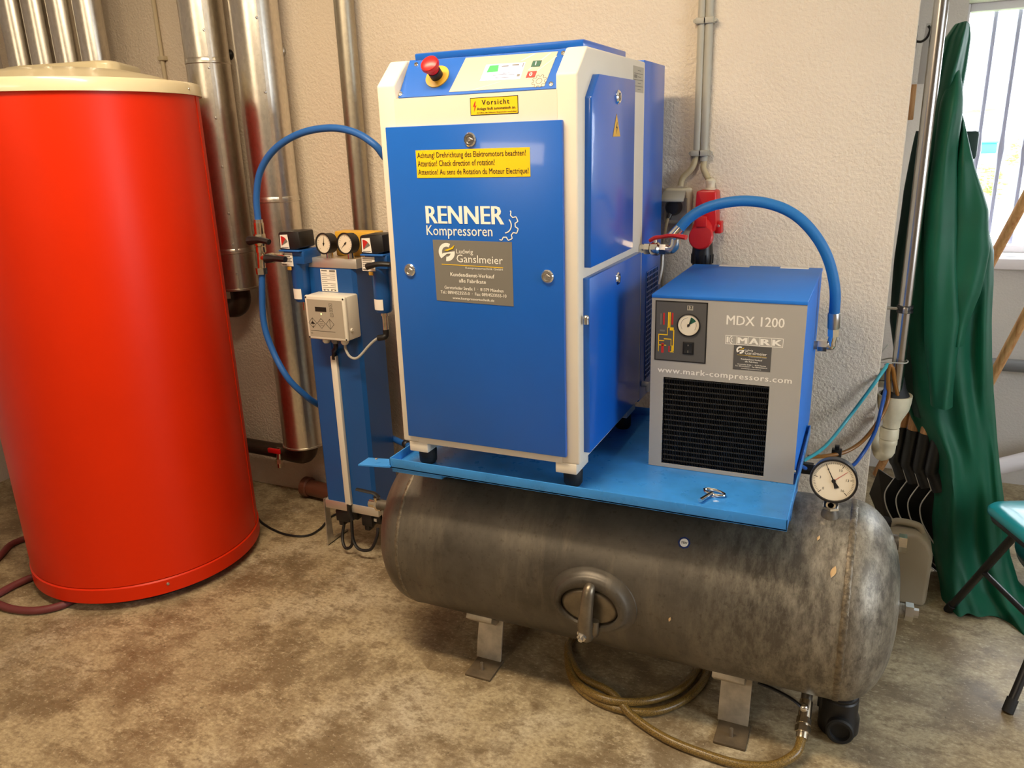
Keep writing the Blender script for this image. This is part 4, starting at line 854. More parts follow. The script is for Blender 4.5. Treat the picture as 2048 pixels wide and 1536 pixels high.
# filters left and right
def filt(x, y, zh, zbt, right):
    f = MB().box(x-0.036, x+0.05, y-0.036, y+0.06, zh-0.045, zh, 0.004).build('filter_head', 'blue_filter', tw)
    MB().lathe([(0.024, zbt), (0.029, zbt+0.008), (0.031, zbt+0.06), (0.032, zh-0.06), (0.036, zh-0.052), (0.036, zh-0.03)], (x, y, 0), (0, 0, 1), 28).build('filter_bowl', 'blue_filter', f)
    MB().box(x-0.043, x+0.045, y-0.050, y+0.05, zh-0.001, zh+0.004, 0.001).build('filter_bracket', 'hose_blue', f)
    # black differential indicator with red and green face
    w = 0.026
    hd = MB().prism([(x-0.045, zh+0.002), (x+0.012, zh+0.002), (x+0.045, zh+0.012), (x+0.042, zh+0.066), (x+0.01, zh+0.066), (x-0.040, zh+0.064), (x-0.046, zh+0.058)], 'y', y-0.04, y+0.04, 0.004).build('indicator', 'black', tw)
    yf = y-0.0405
    MB().slab([(x-0.040, yf, zh+0.010), (x-0.002, yf, zh+0.008), (x-0.006, yf, zh+0.056), (x-0.038, yf, zh+0.054)], nn, 0.0005).build('indicator_face', 'white', hd)
    q = [V((x-0.034, yf-.0008, zh+0.018))]+[V((x-0.034+0.030*math.sin(a), yf-.0008, zh+0.018+0.032*math.cos(a))) for a in [k*0.18 for k in range(5)]]
    MB().slab(q, nn, 0.0003).build('red_sector', 'red_print', hd)
    q = [V((x-0.034, yf-.0008, zh+0.018))]+[V((x-0.034+0.030*math.sin(a), yf-.0008, zh+0.018+0.032*math.cos(a))) for a in [0.72+k*0.14 for k in range(4)]]
    MB().slab(q, nn, 0.0003).build('grey_sector', 'mid_grey', hd)
    MB().box(x-0.036, x-0.006, yf-0.0009, yf-0.0005, zh+0.0115, zh+0.0135).build('print', 'ink', hd)
    s = MB().box(x-0.046, x+0.004, y-0.0385, y-0.0375, zh-0.052, zh-0.006).build('sticker', 'white', f)
    m = MB()
    for i in range(5): m.box(x-0.043, x+0.0-0.006*(i % 2), y-0.0388, y-0.0384, zh-0.013-0.006*i-(0.001 if i else -0.001), zh-0.011-0.006*i)
    m.box(x-0.043, x-0.024, y-0.0388, y-0.0384, zh-0.05, zh-0.0445); m.build('print', 'mid_grey', s)
    m = MB(); a0 = math.radians(-150); n = 8
    m.grid(lambda u, v: V((x+0.0318*math.cos(math.radians(-130+70*u)), y+0.0318*math.sin(math.radians(-130+70*u)), zbt+0.012+0.036*v)), 9, 2); m.build('bowl_sticker', 'white', f)
    MB().box(x-0.022, x-0.006, y-0.041, y-0.036, zh-0.066, zh-0.054, 0.002).build('yellow_cap', 'yellow2', f)
    return f
xl, xr_ = aY(589, 487, 0.47).x, aY(753, 490, 0.47).x
fl = filt(xl-0.004, 0.49, 1.165, aY(600, 604, 0.47).z, False)
fr = filt(xr_-0.004, 0.49, 1.160, aY(756, 626, 0.47).z, True)
MB().cyl((xl, 0.49, aY(600, 604, 0.47).z), (xl, 0.49, aY(600, 622, 0.47).z), 0.008, n=12).build('drain', 'nickel', fl)
zb = aY(756, 626, 0.47).z; xq = xr_-0.004
m = MB(); m.cyl((xq, 0.49, zb), (xq, 0.49, zb-0.012), 0.013, n=16); m.cyl((xq, 0.49, zb-0.012), (xq, 0.49, zb-0.062), 0.0095, n=16); m.build('drain', 'nickel', fr)
MB().tube([(xq, 0.49, zb-0.06), (xq, 0.49, zb-0.078), (xq-0.006, 0.485, zb-0.086), (xq-0.028, 0.482, zb-0.09)], 0.0105, 12, smooth=4).build('plug', 'black', fr)
q = [aY(735, 533, 0.425), aY(757, 528, 0.425), aY(781, 529, 0.43)]
lv_ = MB().tube(q, 0.011, 10, radii=[0.014, 0.011, 0.010], flat=0.8).build('lever', 'black', tw); MB().cyl(q[0], q[0]+V((0, 0.05, 0)), 0.008, n=10).build('lever_stem', 'nickel', lv_)
# rating label on the profile
rl = MB().box(-0.638, -0.571, ay0-0.0008, ay0+0.0002, 1.022, 1.099).build('rating_label', 'white', tw, label='white rating label')
m = MB()
for i in range(9):
    z = 1.084-0.0068*i; m.box(-0.634, -0.612+0.012*(i % 2), ay0-0.0011, ay0-0.0008, z-0.0016, z)
    if i != 4: m.box(-0.600, -0.578, ay0-0.0011, ay0-0.0008, z-0.0016, z)
m.box(-0.600, -0.576, ay0-0.0011, ay0-0.0008, 1.090, 1.0965); m.box(-0.634, -0.610, ay0-0.0011, ay0-0.0008, 1.092, 1.0955)
for i in range(4): m.box(-0.630+0.015*i, -0.624+0.015*i, ay0-0.0011, ay0-0.0008, 1.0245, 1.029)
m.build('print', 'mid_grey', rl)
# control box
bx0, bx1, bz0, bz1, by0, by1 = -0.655, -0.490, 0.870, 1.021, 0.42, 0.50
cb = MB().box(bx0, bx1, by0+0.012, by1, bz0, bz1, 0.006).build('control_box', 'white_plastic', tw, label='grey-white control box with display')
MB().box(bx0-0.001, bx1+0.001, by0, by0+0.014, bz0-0.001, bz1+0.001, 0.006, 3).build('box_cover', 'white_plastic', cb)
yb = by0
MB().box(bx0+0.010, bx1-0.010, yb-0.0006, yb+0.0005, bz0+0.010, bz1-0.012).build('membrane', 'silver_print', cb)
MB().box(-0.613, -0.567, yb-0.0012, yb, 0.968, 0.984).build('lcd', 'ink', cb)
m = MB()
for i in range(3):
    x, z = -0.548+0.001*i, 0.992-0.0165*i
    for q in (((x-.006, x+.006, z-.006, z-.0052)), (x-.006, x+.006, z+.0052, z+.006), (x-.006, x-.0052, z-.006, z+.006), (x+.0052, x+.006, z-.006, z+.006)): m.box(q[0], q[1], yb-0.001, yb-0.0005, q[2], q[3])
    m.ball((x, yb-0.0006, z), 0.0016, 6, 4)
for i in range(3):
    x, z, s_ = -0.629+0.036*i, 0.9275-0.0004*i, 0.0175
    cs = [(x, z+s_), (x+s_*.95, z), (x, z-s_), (x-s_*.95, z)]
    for (a, b), (c, d) in zip(cs, cs[1:]+cs[:1]):
        u = V((c-a, 0, d-b)).normalized(); w_ = V((-u.z, 0, u.x))*0.0006
        m.slab([V((a, yb-.0007, b))+w_, V((c, yb-.0007, d))+w_, V((c, yb-.0007, d))-w_, V((a, yb-.0007, b))-w_], nn, 0.0002)
    if i != 1: m.box(x-.0005, x+.0005, yb-0.0009, yb-0.0006, z-s_*.9, z+s_*.9)
    if i == 0: m.slab([(x-.001, yb-.0007, z+.006), (x-.010, yb-.0007, z-.004), (x+.010, yb-.0007, z-.004)], nn, 0.0002); m.slab([(x-.004, yb-.0007, z-.013), (x+.004, yb-.0007, z-.013), (x, yb-.0007, z-.017)], nn, 0.0002)
    if i == 1:
        for zz in (-.006, 0, .006): m.box(x-.008, x+.008, yb-0.0009, yb-0.0006, z+zz-.0004, z+zz+.0004)
m.box(-0.640, -0.538, yb-0.0009, yb-0.0006, 0.8995, 0.9007); m.text('03', (-0.640, yb-.0006, 0.889), XD, ZD, height=0.005); m.build('print', 'ink', cb)
MB().ball((-0.590, yb-0.0004, 0.960), 0.003, 10, 6, (1, 0.4, 1)).build('indicator_lamp', pm('lit_green_lamp', rgb(230, 250, 160), 0.3, emit=1.2), cb)
for x, z in ((bx0+0.006, bz0+0.006), (bx1-0.006, bz0+0.006), (bx0+0.006, bz1-0.006), (bx1-0.006, bz1-0.006)): screw(cb, (x, yb, z), (0, -1, 0), 0.003, 'box_screw', 'dark_void')
screw(cb, (bx1, 0.445, 0.905), (1, 0, 0), 0.007, 'blind_plug', 'white_plastic')
for i, x in enumerate((-0.603, -0.566, -0.526)):
    MB().lathe([(0.009, -0.018), (0.0135, -0.012), (0.0135, -0.002), (0.016, -0.002), (0.016, 0.004)], (x, 0.45, bz0-0.001), (0, 0, 1), 6 if i == 1 else 16).build('cable_gland', 'white_plastic' if i != 1 else 'grey_pipe', cb)
MB().box(bx0-0.014, bx0, 0.44, 0.47, 0.885, 0.925, 0.003).build('side_plug', 'black', cb)
# cables of the tower
MB().tube([(-0.566, 0.45, bz0-0.016), (-0.570, 0.455, 0.835), (-0.600, 0.480, 0.815), (-0.608, 0.490, 0.80), (-0.610, 0.490, 0.78)], 0.008, 10).build('supply_cable', 'black', tw)
MB().tube([(-0.526, 0.45, bz0-0.018), (-0.524, 0.448, 0.835), (-0.506, 0.445, 0.81), (-0.478, 0.45, 0.808), (-0.44, 0.47, 0.85), (xq-0.035, 0.48, zb-0.094), (xq-0.02, 0.482, zb-0.09)], 0.0045, 8).build('sensor_cable', 'cable_grey', tw)
MB().box(-0.624, -0.599, 0.486, ay0+0.001, 0.213, 0.792, 0.002).build('cable_raceway', 'white_plastic', tw, label='white cable raceway')
MB().tube([(-0.611, 0.492, 0.215), (-0.611, 0.491, 0.18), (-0.60, 0.49, 0.15)], 0.009, 10).build('lower_cable', 'black', tw)
for x0, x1, z0, z1 in ((-0.69, -0.598, 0.105, 0.172), (-0.572, -0.494, 0.105, 0.176)):
    v = MB().box(x0, x1-0.03, 0.505, 0.56, z0+0.02, z1, 0.005); v.box(x0+0.03, x1, 0.52, 0.575, z0+0.03, z1+0.004, 0.004); v.box(x0+0.008, x0+0.03, 0.51, 0.545, z0, z0+0.03, 0.003); v = v.build('solenoid_valve', 'black', tw)
    MB().box(x0+0.035, x0+0.06, 0.5185, 0.5205, z0+0.04, z0+0.052).build('sticker', 'white', v)
MB().tube([(-0.665, 0.52, 0.11), (-0.665, 0.50, 0.06), (-0.64, 0.48, 0.03), (-0.61, 0.485, 0.05), (-0.605, 0.49, 0.15)], 0.006, 8).build('loop_cable', 'black', tw)
MB().tube([(-0.605, 0.49, 0.15), (-0.60, 0.48, 0.08), (-0.57, 0.47, 0.045), (-0.52, 0.475, 0.05), (-0.505, 0.50, 0.09), (-0.51, 0.52, 0.12)], 0.006, 8).build('loop_cable', 'black', tw)

# valve group on the left with the two blue hose runs
vx = -0.823; vyy = 0.455
vg = thing('valve_manifold', 'brass ball valve group with two black levers left of the drying tower', 'valve', (vx, vyy, 1.1))
A = lambda px, py: aY(px, py, vyy)
p_t, p1_, p2_, p_tee, p_n = A(517, 445), A(519, 470), A(521, 492), A(523, 508), A(524, 548)
m = MB(); m.cyl(p_t, p1_, 0.017, n=16); m.hexn(p1_+V((0, 0, 0.004)), p1_-V((0, 0, 0.014)), 0.02); m.lathe([(0.014, 0), (0.019, 0.01), (0.019, 0.024), (0.014, 0.034)], p2_-V((0, 0, 0.004)), (0, 0, 1), 18); m.cyl(p2_, p_n, 0.0135, n=16); m.lathe([(0.0175, 0), (0.0175, 0.02)], p_tee+V((0, 0, 0.006)), (0, 0, 1), 18); m.build('body', 'nickel', vg)
m = MB(); m.hexn(p_n+V((0, 0, 0.022)), p_n, 0.02); m.build('lower_nut', 'nickel', vg)
m = MB(); q1 = A(523, 515); q2 = A(572, 513); m.cyl(q1, q2, 0.012, n=16); m.lathe([(0.012, 0), (0.018, 0.008), (0.018, 0.022), (0.012, 0.03)], q1+V((0.03, 0, 0)), (1, 0, 0), 18); m.build('side_branch', 'nickel', vg)
for (a, b, c) in (((500, 481), (520, 480), (538, 484)), ((534, 517), (551, 517), (571, 519))):
    a, b, c = aY(*a, vyy-0.03), aY(*b, vyy-0.032), aY(*c, vyy-0.032)
    MB().tube([a, b, c], 0.0105, 10, radii=[0.020, 0.0125, 0.0115], flat=0.85).build('lever', 'black', vg)
    screw(vg, a+V((0, -0.009, 0)), (0, -1, 0), 0.006, 'lever_screw', 'steel'); MB().cyl(a, a+V((0, 0.03, 0)), 0.007, n=10).build('lever_stem', 'nickel', vg)
uh = [A(517, 447)]+[A(x, y) for x, y in ((513, 395), (521, 342), (550, 298), (600, 267), (660, 256), (710, 265), (750, 290))]+[aY(790, 330, 0.50), V((-0.16, 0.59, 1.38)), V((-0.07, 0.64, 1.33)), V((-0.016, 0.65, 1.32))]
uhb = thing('air_hose', 'slim blue hose looping from the black-levered valves up behind the compressor', 'hose', tuple(uh[0]))
MB().tube(uh, 0.0115, 12, smooth=8).build('hose', 'hose_blue', uhb)
MB().cyl(uh[0]-V((0, 0, 0.012)), uh[0]+V((0, 0, 0.014)), 0.0155, n=16).build('ferrule', 'steel', uhb)
lh = [A(524, 548)]+[A(x, y) for x, y in ((527, 640), (545, 700), (575, 755))]+[aY(610, 790, 0.5), aY(635, 808, 0.56), aY(690, 838, 0.70), aY(740, 860, 0.72), aY(783, 876, 0.68), aY(815, 890, 0.58), aY(838, 894, 0.52), V((0.02, 0.55, 0.705)), V((0.08, 0.55, 0.735))]
lhb = thing('air_hose', 'slim blue hose hanging from the valve group and passing behind the drying tower', 'hose', tuple(lh[0]))
MB().tube(lh, 0.0115, 12, smooth=8).build('hose', 'hose_blue', lhb)
p = V(aY(812, 888, 0.58)); MB().ball(p, 0.016, 12, 8).build('hose_collar', 'black', lhb)
# small black lever valve at the tank's left end
p = aX(757, 1009, -0.185)
t = thing('drain_valve', 'small brass valve with a black lever at the left end of the tank', 'valve', tuple(p))
m = MB(); m.cyl(p+V((0.03, 0, 0)), p+V((-0.03, 0, 0)), 0.013, n=14); m.hexn(p+V((-0.006, 0, 0)), p+V((0.012, 0, 0)), 0.019); m.cyl(p, p+V((0, -0.01, 0.03)), 0.008, n=10); m.build('body', 'nickel', t)
MB().tube([p+V((0.012, -0.01, 0.028)), p+V((-0.005, -0.01, 0.040)), p+V((-0.03, -0.012, 0.043)), p+V((-0.065, -0.014, 0.046))], 0.007, 8, flat=0.6).build('lever', 'black', t)

# ================================================================== SOCKETS AND CONDUITS ON THE WALL
YW1 = YW-0.001
w0, w1, w2, w3 = aY(1401, 0, 0.885), aY(1398, 300, 0.885), aY(1421, 0, 0.885), aY(1407, 322, 0.885)
for (a, b, end, lb, bend) in ((w0, w1, aY(1360, 385, 0.88), 'left grey conduit above the white wall socket', [(1385, 335), (1366, 355)]), (w2, w3, aY(1417, 372, 0.88), 'right grey conduit above the red industrial socket', [(1407, 338), (1416, 356)])):
    t = thing('wall_conduit', lb, 'conduit', (b.x, 0.885, b.z))
    xx = (a.x+b.x)/2
    MB().cyl((xx, 0.886, b.z), (xx, 0.886, 2.70), 0.012, n=16).build('tube', 'conduit', t)
    MB().tube([(xx, 0.886, b.z+0.02), (xx, 0.886, b.z-0.006)]+[tuple(aY(*q, 0.884)) for q in bend]+[(end.x, 0.882, end.z+0.02)], 0.0095, 10).build('cable', 'cable_beige', t)
    for py in (42, 306):
        q = aY(1405, py, 0.885); s_ = -1 if xx < 0.57 else 1
        MB().box(xx-0.016, xx+0.016, 0.868, 0.9, q.z-0.009, q.z+0.009, 0.003).build('clip', 'conduit', t)
        MB().cyl((xx+s_*0.018, 0.874, q.z), (xx+s_*0.018, 0.9, q.z), 0.006, n=8).build('clip_screw', 'conduit', t)
# white schuko socket
c = aY(1355, 408, 0.88)
sk_ = thing('wall_socket', 'white surface socket with a grey flap lid and a black plug in it', 'socket', (c.x, 0.9, c.z))
MB().box(c.x-0.042, c.x+0.045, 0.868, 0.9, c.z-0.062, c.z+0.05, 0.008, 3).build('housing', 'ivory', sk_)
MB().box(c.x-0.034, c.x+0.034, 0.864, 0.869, c.z-0.05, c.z+0.02, 0.002).build('face_plate', 'conduit', sk_)
MB().prism([(0.862, c.z+0.044), (0.822, c.z+0.020), (0.820, c.z+0.012), (0.828, c.z+0.010), (0.866, c.z+0.034)], 'x', c.x-0.042, c.x+0.03, 0.002).build('flap_lid', 'conduit', sk_)
pg = thing('power_plug', 'black angled plug with a beige cable in the white wall socket', 'plug', (c.x-0.006, 0.85, c.z))
m = MB(); m.lathe([(0.026, 0), (0.026, 0.018), (0.02, 0.03), (0, 0.032)], (c.x-0.006, 0.864, c.z-0.008), (0, -1, 0), 20); m.cyl((c.x-0.010, 0.85, c.z-0.012), (c.x-0.018, 0.835, c.z-0.042), 0.011, 0.008, n=12); m.build('body', 'black', pg)
MB().tube([(c.x-0.018, 0.835, c.z-0.040), (c.x-0.024, 0.832, c.z-0.07), (c.x-0.035, 0.835, c.z-0.15), (c.x-0.03, 0.84, c.z-0.35), (c.x-0.02, 0.85, c.z-0.6)], 0.0045, 8).build('cable', 'cable_beige', pg)
# red CEE socket
c = aY(1414, 420, 0.86); xk = c.x
ce = thing('industrial_socket', 'red industrial three-phase wall socket with a hanging round lid', 'socket', (xk, 0.9, c.z))
zt1, zb1 = aY(1414, 380, 0.86).z, aY(1414, 462, 0.86).z
m = MB(); m.prism([(xk-0.034, zb1+0.015), (xk-0.030, zt1-0.004), (xk-0.024, zt1), (xk+0.026, zt1), (xk+0.032, zt1-0.004), (xk+0.034, zb1+0.03), (xk+0.030, zb1)], 'y', 0.83, 0.9, 0.005); m.build('housing', 'red', ce)
MB().box(xk+0.026, xk+0.046, 0.862, 0.9, zb1-0.008, zb1+0.030, 0.003).build('mount_lug', 'red', ce); screw(ce, (xk+0.036, 0.862, zb1+0.016), (0, -1, 0), 0.006)
MB().lathe([(0.017, zt1-0.001), (0.017, zt1+0.004), (0.014, zt1+0.006), (0.014, zt1+0.02), (0.016, zt1+0.02), (0.016, zt1+0.028), (0.010, zt1+0.034)], (xk+0.004, 0.876, 0), (0, 0, 1), 18).build('cable_gland', 'ivory', ce)
ax_ = V((-0.08, -0.6, -0.8)).normalized(); o_ = V((xk-0.006, 0.845, zb1+0.012))
MB().lathe([(0.030, -0.02), (0.034, 0.0), (0.034, 0.045), (0.030, 0.05)], o_, ax_, 28).build('outlet_barrel', 'red', ce)
c2 = aY(1401, 474, 0.775)
lidn = V((-0.15, -0.96, 0.22)).normalized()
MB().lathe([(0.034, -0.014), (0.038, -0.010), (0.038, 0.0), (0.035, 0.003), (0, 0.004)], c2, lidn, 40).build('round_lid', 'red', ce)
MB().box(c2.x-0.016, c2.x+0.016, c2.y-0.002, c2.y+0.008, c2.z+0.03, c2.z+0.062, 0.003).build('lid_strap', 'red', ce)
pl = thing('industrial_plug', 'black ribbed plug hanging under the red industrial socket', 'plug', (c2.x+0.002, 0.81, c2.z-0.1))
za, zb_ = c2.z-0.02, aY(1401, 527, 0.80).z-0.03
m = MB(); m.lathe([(0.030, za), (0.032, za-0.03), (0.033, za-0.034), (0.033, za-0.06), (0.028, za-0.075), (0.02, zb_)], (c2.x+0.002, 0.805, 0), (0, 0, 1), 28); m.build('body', 'black', pl)
for k in range(12): a = 2*PI*k/12; MB().box(c2.x+0.002+0.033*math.cos(a)-0.002, c2.x+0.002+0.033*math.cos(a)+0.002, 0.805+0.033*math.sin(a)-0.002, 0.805+0.033*math.sin(a)+0.002, za-0.064, za-0.036).build('rib', 'black', pl)
MB().tube([(c2.x+0.002, 0.805, zb_+0.01), (c2.x, 0.81, zb_-0.1), (c2.x-0.02, 0.83, zb_-0.3)], 0.009, 10).build('cable', 'black', pl)

# ================================================================== RIGHT: STEEL PIPE, FUNNEL DRAIN, TUBES
sp = aY(1798, 700, 0.97)
t = thing('stainless_pipe', 'shiny stainless steel pipe standing beside the wall corner in front of the raincoat', 'pipe', (1.203, 0.97, 0.7))
MB().cyl((1.203, 0.97, 0.70), (1.203, 0.97, 2.70), 0.0195, n=32).build('tube', 'stainless', t)
zc_ = aY(1797, 617, 0.97).z
MB().lathe([(0.0195, -0.012), (0.0235, -0.011), (0.0235, -0.003), (0.021, -0.002), (0.021, 0.002), (0.0235, 0.003), (0.0235, 0.011), (0.0195, 0.012)], (1.203, 0.97, zc_), (0, 0, 1), 28).build('clamp', 'black_metal', t)
m = MB(); m.cyl((1.149, 0.97, zc_), (1.182, 0.97, zc_), 0.005, n=10); m.box(1.196, 1.210, 0.938, 0.952, zc_-0.009, zc_+0.009, 0.002); m.build('clamp_bolt', 'steel', t)
fx, fy = 1.204, 0.985
fu = thing('funnel_drain', 'cream plastic drain funnel and trap under the stainless pipe', 'drain', (fx, fy, 0.45))
zf = lambda py: aY(1785, py, fy).z
MB().lathe([(0.044, zf(800)), (0.050, zf(790)), (0.051, zf(788)), (0.047, zf(788)), (0.046, zf(800)), (0.043, zf(818)), (0.028, zf(840)), (0.026, zf(845))], (fx, fy, 0), (0, 0, 1), 32).build('inner_bowl', 'ivory', fu)
m = MB(); m.lathe([(0.0515, zf(789)), (0.050, zf(803)), (0.046, zf(817)), (0.029, zf(838)), (0.026, zf(842)), (0.026, zf(853))], (fx, fy, 0), (0, 0, 1), 32); m.build('funnel', 'ivory', fu)
m = MB(); m.lathe([(0.024, zf(905)), (0.025, zf(890)), (0.0275, zf(888)), (0.0275, zf(880)), (0.025, zf(878)), (0.029, zf(876)), (0.029, zf(858)), (0.026, zf(855))], (fx-0.004, fy, 0), (0, 0, 1), 28); m.ball((fx-0.006, fy, zf(905)), 0.024, 16, 10); m.build('trap', 'ivory', fu)
MB().tube([(fx-0.006, fy, zf(906)), (fx-0.02, fy+0.02, zf(915)), (fx-0.03, fy+0.08, zf(910)), (fx-0.03, fy+0.14, zf(895))], 0.022, 14).build('outlet_bend', 'ivory', fu)
MB().lathe([(0.024, 0.695), (0.05, 0.672), (0.03, 0.71), (0.021, 0.745)], (fx, fy, 0), (0, 0, 1), 24).build('rubber_sleeve', 'rubber', fu)
MB().lathe([(0.026, 0), (0.028, 0.004), (0.028, 0.018), (0.026, 0.024)], (fx-0.04, 0.985, zf(757)), (0, 0, 1), 20).build('side_cap', 'ivory', fu)
MB().lathe([(0.022, 0), (0.024, 0.004), (0.024, 0.014), (0.02, 0.02)], (fx-0.04, 0.985, zf(773)), (0, 0, 1), 20).build('side_cap', 'ivory', fu)
# tubes tied to the pipe
def tb(name, pts, r, mat, label):
    t = MB().tube(pts, r, 10, smooth=8).build(name, mat); return tag(t, label, 'tube')
tb('air_tube', [aY(1776, 728, .935), aY(1750, 765, .885), aY(1700, 832, .86), aY(1650, 893, .76), aY(1606, 922, .66)], 0.0055, 'cyan', 'thin cyan tube running down the wall corner to behind the dryer')
tb('air_tube', [aY(1773, 728, .95), aY(1772, 770, .945), aY(1762, 820, .885), aY(1748, 868, .87), aY(1722, 912, .84), aY(1700, 934, .78), aY(1660, 944, .7), aY(1625, 942, .62), aY(1600, 930, .56), aY(1590, 915, .53)], 0.006, 'tube_blue', 'thin blue tube curving behind the pressure gauge')
tb('air_tube', [aY(1796, 795, .955), aY(1789, 760, .94), aY(1786, 740, .935), aY(1780, 732, .93), aY(1776, 752, .932), aY(1776, 800, .93), aY(1757, 842, .884), aY(1725, 882, .865), aY(1690, 904, .83), aY(1650, 912, .78), aY(1618, 914, .72)], 0.0065, 'amber', 'thin amber tube hooked into the drain funnel')
p = aY(1674, 905, 0.82); MB_p = MB().box(p.x-0.016, p.x+0.014, p.y-0.012, p.y+0.012, p.z-0.012, p.z+0.012, 0.003); MB_p.box(p.x-0.008, p.x+0.006, p.y-0.008, p.y+0.008, p.z+0.010, p.z+0.024, 0.002); tag(MB_p.build('tube_connector', 'black'), 'black push-fit tube connector just above the pressure gauge', 'connector')
p = aY(1612, 936, 0.60); m = MB(); m.hexn(p+V((-0.02, 0, 0)), p+V((0.02, 0, 0)), 0.018); m.cyl(p+V((-0.05, 0, 0)), p+V((0.03, 0, 0)), 0.012, n=12); tag(m.build('tube_coupling', 'black_metal'), 'dark hexagonal coupling half hidden between the tray and the pressure gauge', 'connector')
p = aY(1775, 724, .948)
tag(MB().tube([p+V((-0.02, -0.01, 0)), p+V((0.01, -0.018, 0.004)), p+V((0.05, -0.006, 0.002)), p+V((0.055, 0.04, 0)), p+V((0.01, 0.05, 0)), p+V((-0.022, 0.02, 0)), p+V((-0.02, -0.01, 0.03)), p+V((-0.005, -0.014, 0.06))], 0.002, 6).build('cable_tie', 'cable_grey'), 'thin grey wire tie holding the tubes to the stainless pipe', 'tie')

# ================================================================== RAINCOAT AND THINGS BEHIND THE CORNER
coat_rows = [(1.268, 1.785, 1.272), (1.250, 1.783, 1.288), (1.228, 1.745, 1.296), (1.214, 1.66, 1.297), (1.204, 1.55, 1.292), (1.196, 1.45, 1.322), (1.188, 1.347, 1.357), (1.184, 1.226, 1.397), (1.182, 1.133, 1.434), (1.182, 1.037, 1.449), (1.186, 0.923, 1.457), (1.196, 0.806, 1.469), (1.219, 0.691, 1.487), (1.255, 0.59, 1.510), (1.309, 0.49, 1.532), (1.333, 0.385, 1.553), (1.347, 0.258, 1.579), (1.378, 0.136, 1.600), (1.405, 0.05, 1.635), (1.41, 0.008, 1.70)]
def interp(rows, t):
    f = t*(len(rows)-1); i = min(int(f), len(rows)-2); k = f-i; k = k*k*(3-2*k) if False else k
    return tuple(a*(1-k)+b*k for a, b in zip(rows[i], rows[i+1]))
def coat_fn(u, v):
    xl_, z, xr2 = interp(coat_rows, v); a = 2*PI*u
    cx, hw = (xl_+xr2)/2, (xr2-xl_)/2; dp = 0.045+0.05*min(1, v*2.2); cy = 1.115-0.10*max(0, v-0.6)-0.10*max(0, v-0.88)/0.12; dp += 0.03*max(0, v-0.9)/0.1
    rp_ = 1+0.20*math.sin(5*a+5.5*v+1)*min(1, v*3)+0.13*math.sin(9*a-8*v)*min(1, v*2)+0.05*math.sin(14*a+21*v)+0.05*math.sin(31*v+6*a)
    sx_ = math.copysign(abs(math.cos(a))**0.85, math.cos(a))
    dyv = math.sin(a)*dp*rp_*(1+0.25*math.sin(11*v+4*math.cos(a)))
    return V((cx+hw*sx_*(1+0.03*math.sin(23*v)), cy+dyv, z+0.012*math.sin(3*a+8*v)*v))
rc = thing('raincoat', 'long green oilskin raincoat hanging behind the stainless pipe down to the floor', 'raincoat', (1.35, 1.1, 0))
m = MB(); m.grid(coat_fn, 96, 120, True)
m.bm.verts.ensure_lookup_table()
m.build('coat_body', 'coat', rc, angle=80)
def sleeve(rows, dp, name, mat, yoff, ph):
    def fn(u, v):
        xl_, z, xr2 = interp(rows, v); a = 2*PI*u; cx, hw = (xl_+xr2)/2, (xr2-xl_)/2
        k = 1+0.12*math.sin(4*a+6*v+ph)+0.05*math.sin(25*v+2*a); tp_ = min(1.0, 0.05+v*6)**0.5
        return V((cx+hw*math.cos(a)*(1+0.04*math.sin(19*v+ph))*tp_, yoff(v)+0.05*(1-tp_)+math.sin(a)*dp*k*tp_, z))
    m = MB(); m.grid(fn, 48, 70, True); return m.build(name, mat, rc, angle=80)
S = lambda a, b, py, Y: (aY(a, py, Y).x, aY((a+b)/2, py, Y).z, aY(b, py, Y).x)
sleeve([S(1896, 1936, 130, 1.03), S(1880, 1930, 200, 1.02), S(1868, 1918, 300, 1.0), S(1852, 1916, 420, .99), S(1846, 1918, 540, .98), S(1848, 1925, 640, .97), S(1852, 1915, 720, .965), S(1858, 1910, 780, .96), S(1862, 1906, 815, .96)], 0.045, 'sleeve', 'coat', lambda v: 1.04-0.055*v, 0.5)
sleeve([S(1918, 1934, 230, 1.04), S(1910, 1950, 330, 1.02), S(1905, 1978, 420, 1.0), S(1900, 1984, 500, .99), S(1898, 1962, 590, .985), S(1900, 1935, 660, .99), S(1902, 1928, 690, 1.0)], 0.032, 'front_fold', 'coat', lambda v: 1.035-0.03*v, 2.2)
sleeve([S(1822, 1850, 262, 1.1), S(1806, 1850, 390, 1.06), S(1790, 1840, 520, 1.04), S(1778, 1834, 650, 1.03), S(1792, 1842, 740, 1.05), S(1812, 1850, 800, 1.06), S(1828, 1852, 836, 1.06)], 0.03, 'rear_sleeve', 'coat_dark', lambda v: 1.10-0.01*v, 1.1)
MB().box(1.25, aY(1948, 268, 1.25).x+0.012, 1.2, 1.26, aY(1940, 318, 1.25).z, aY(1940, 262, 1.25).z, 0.01).build('pocket_flap', 'coat_dark', rc)
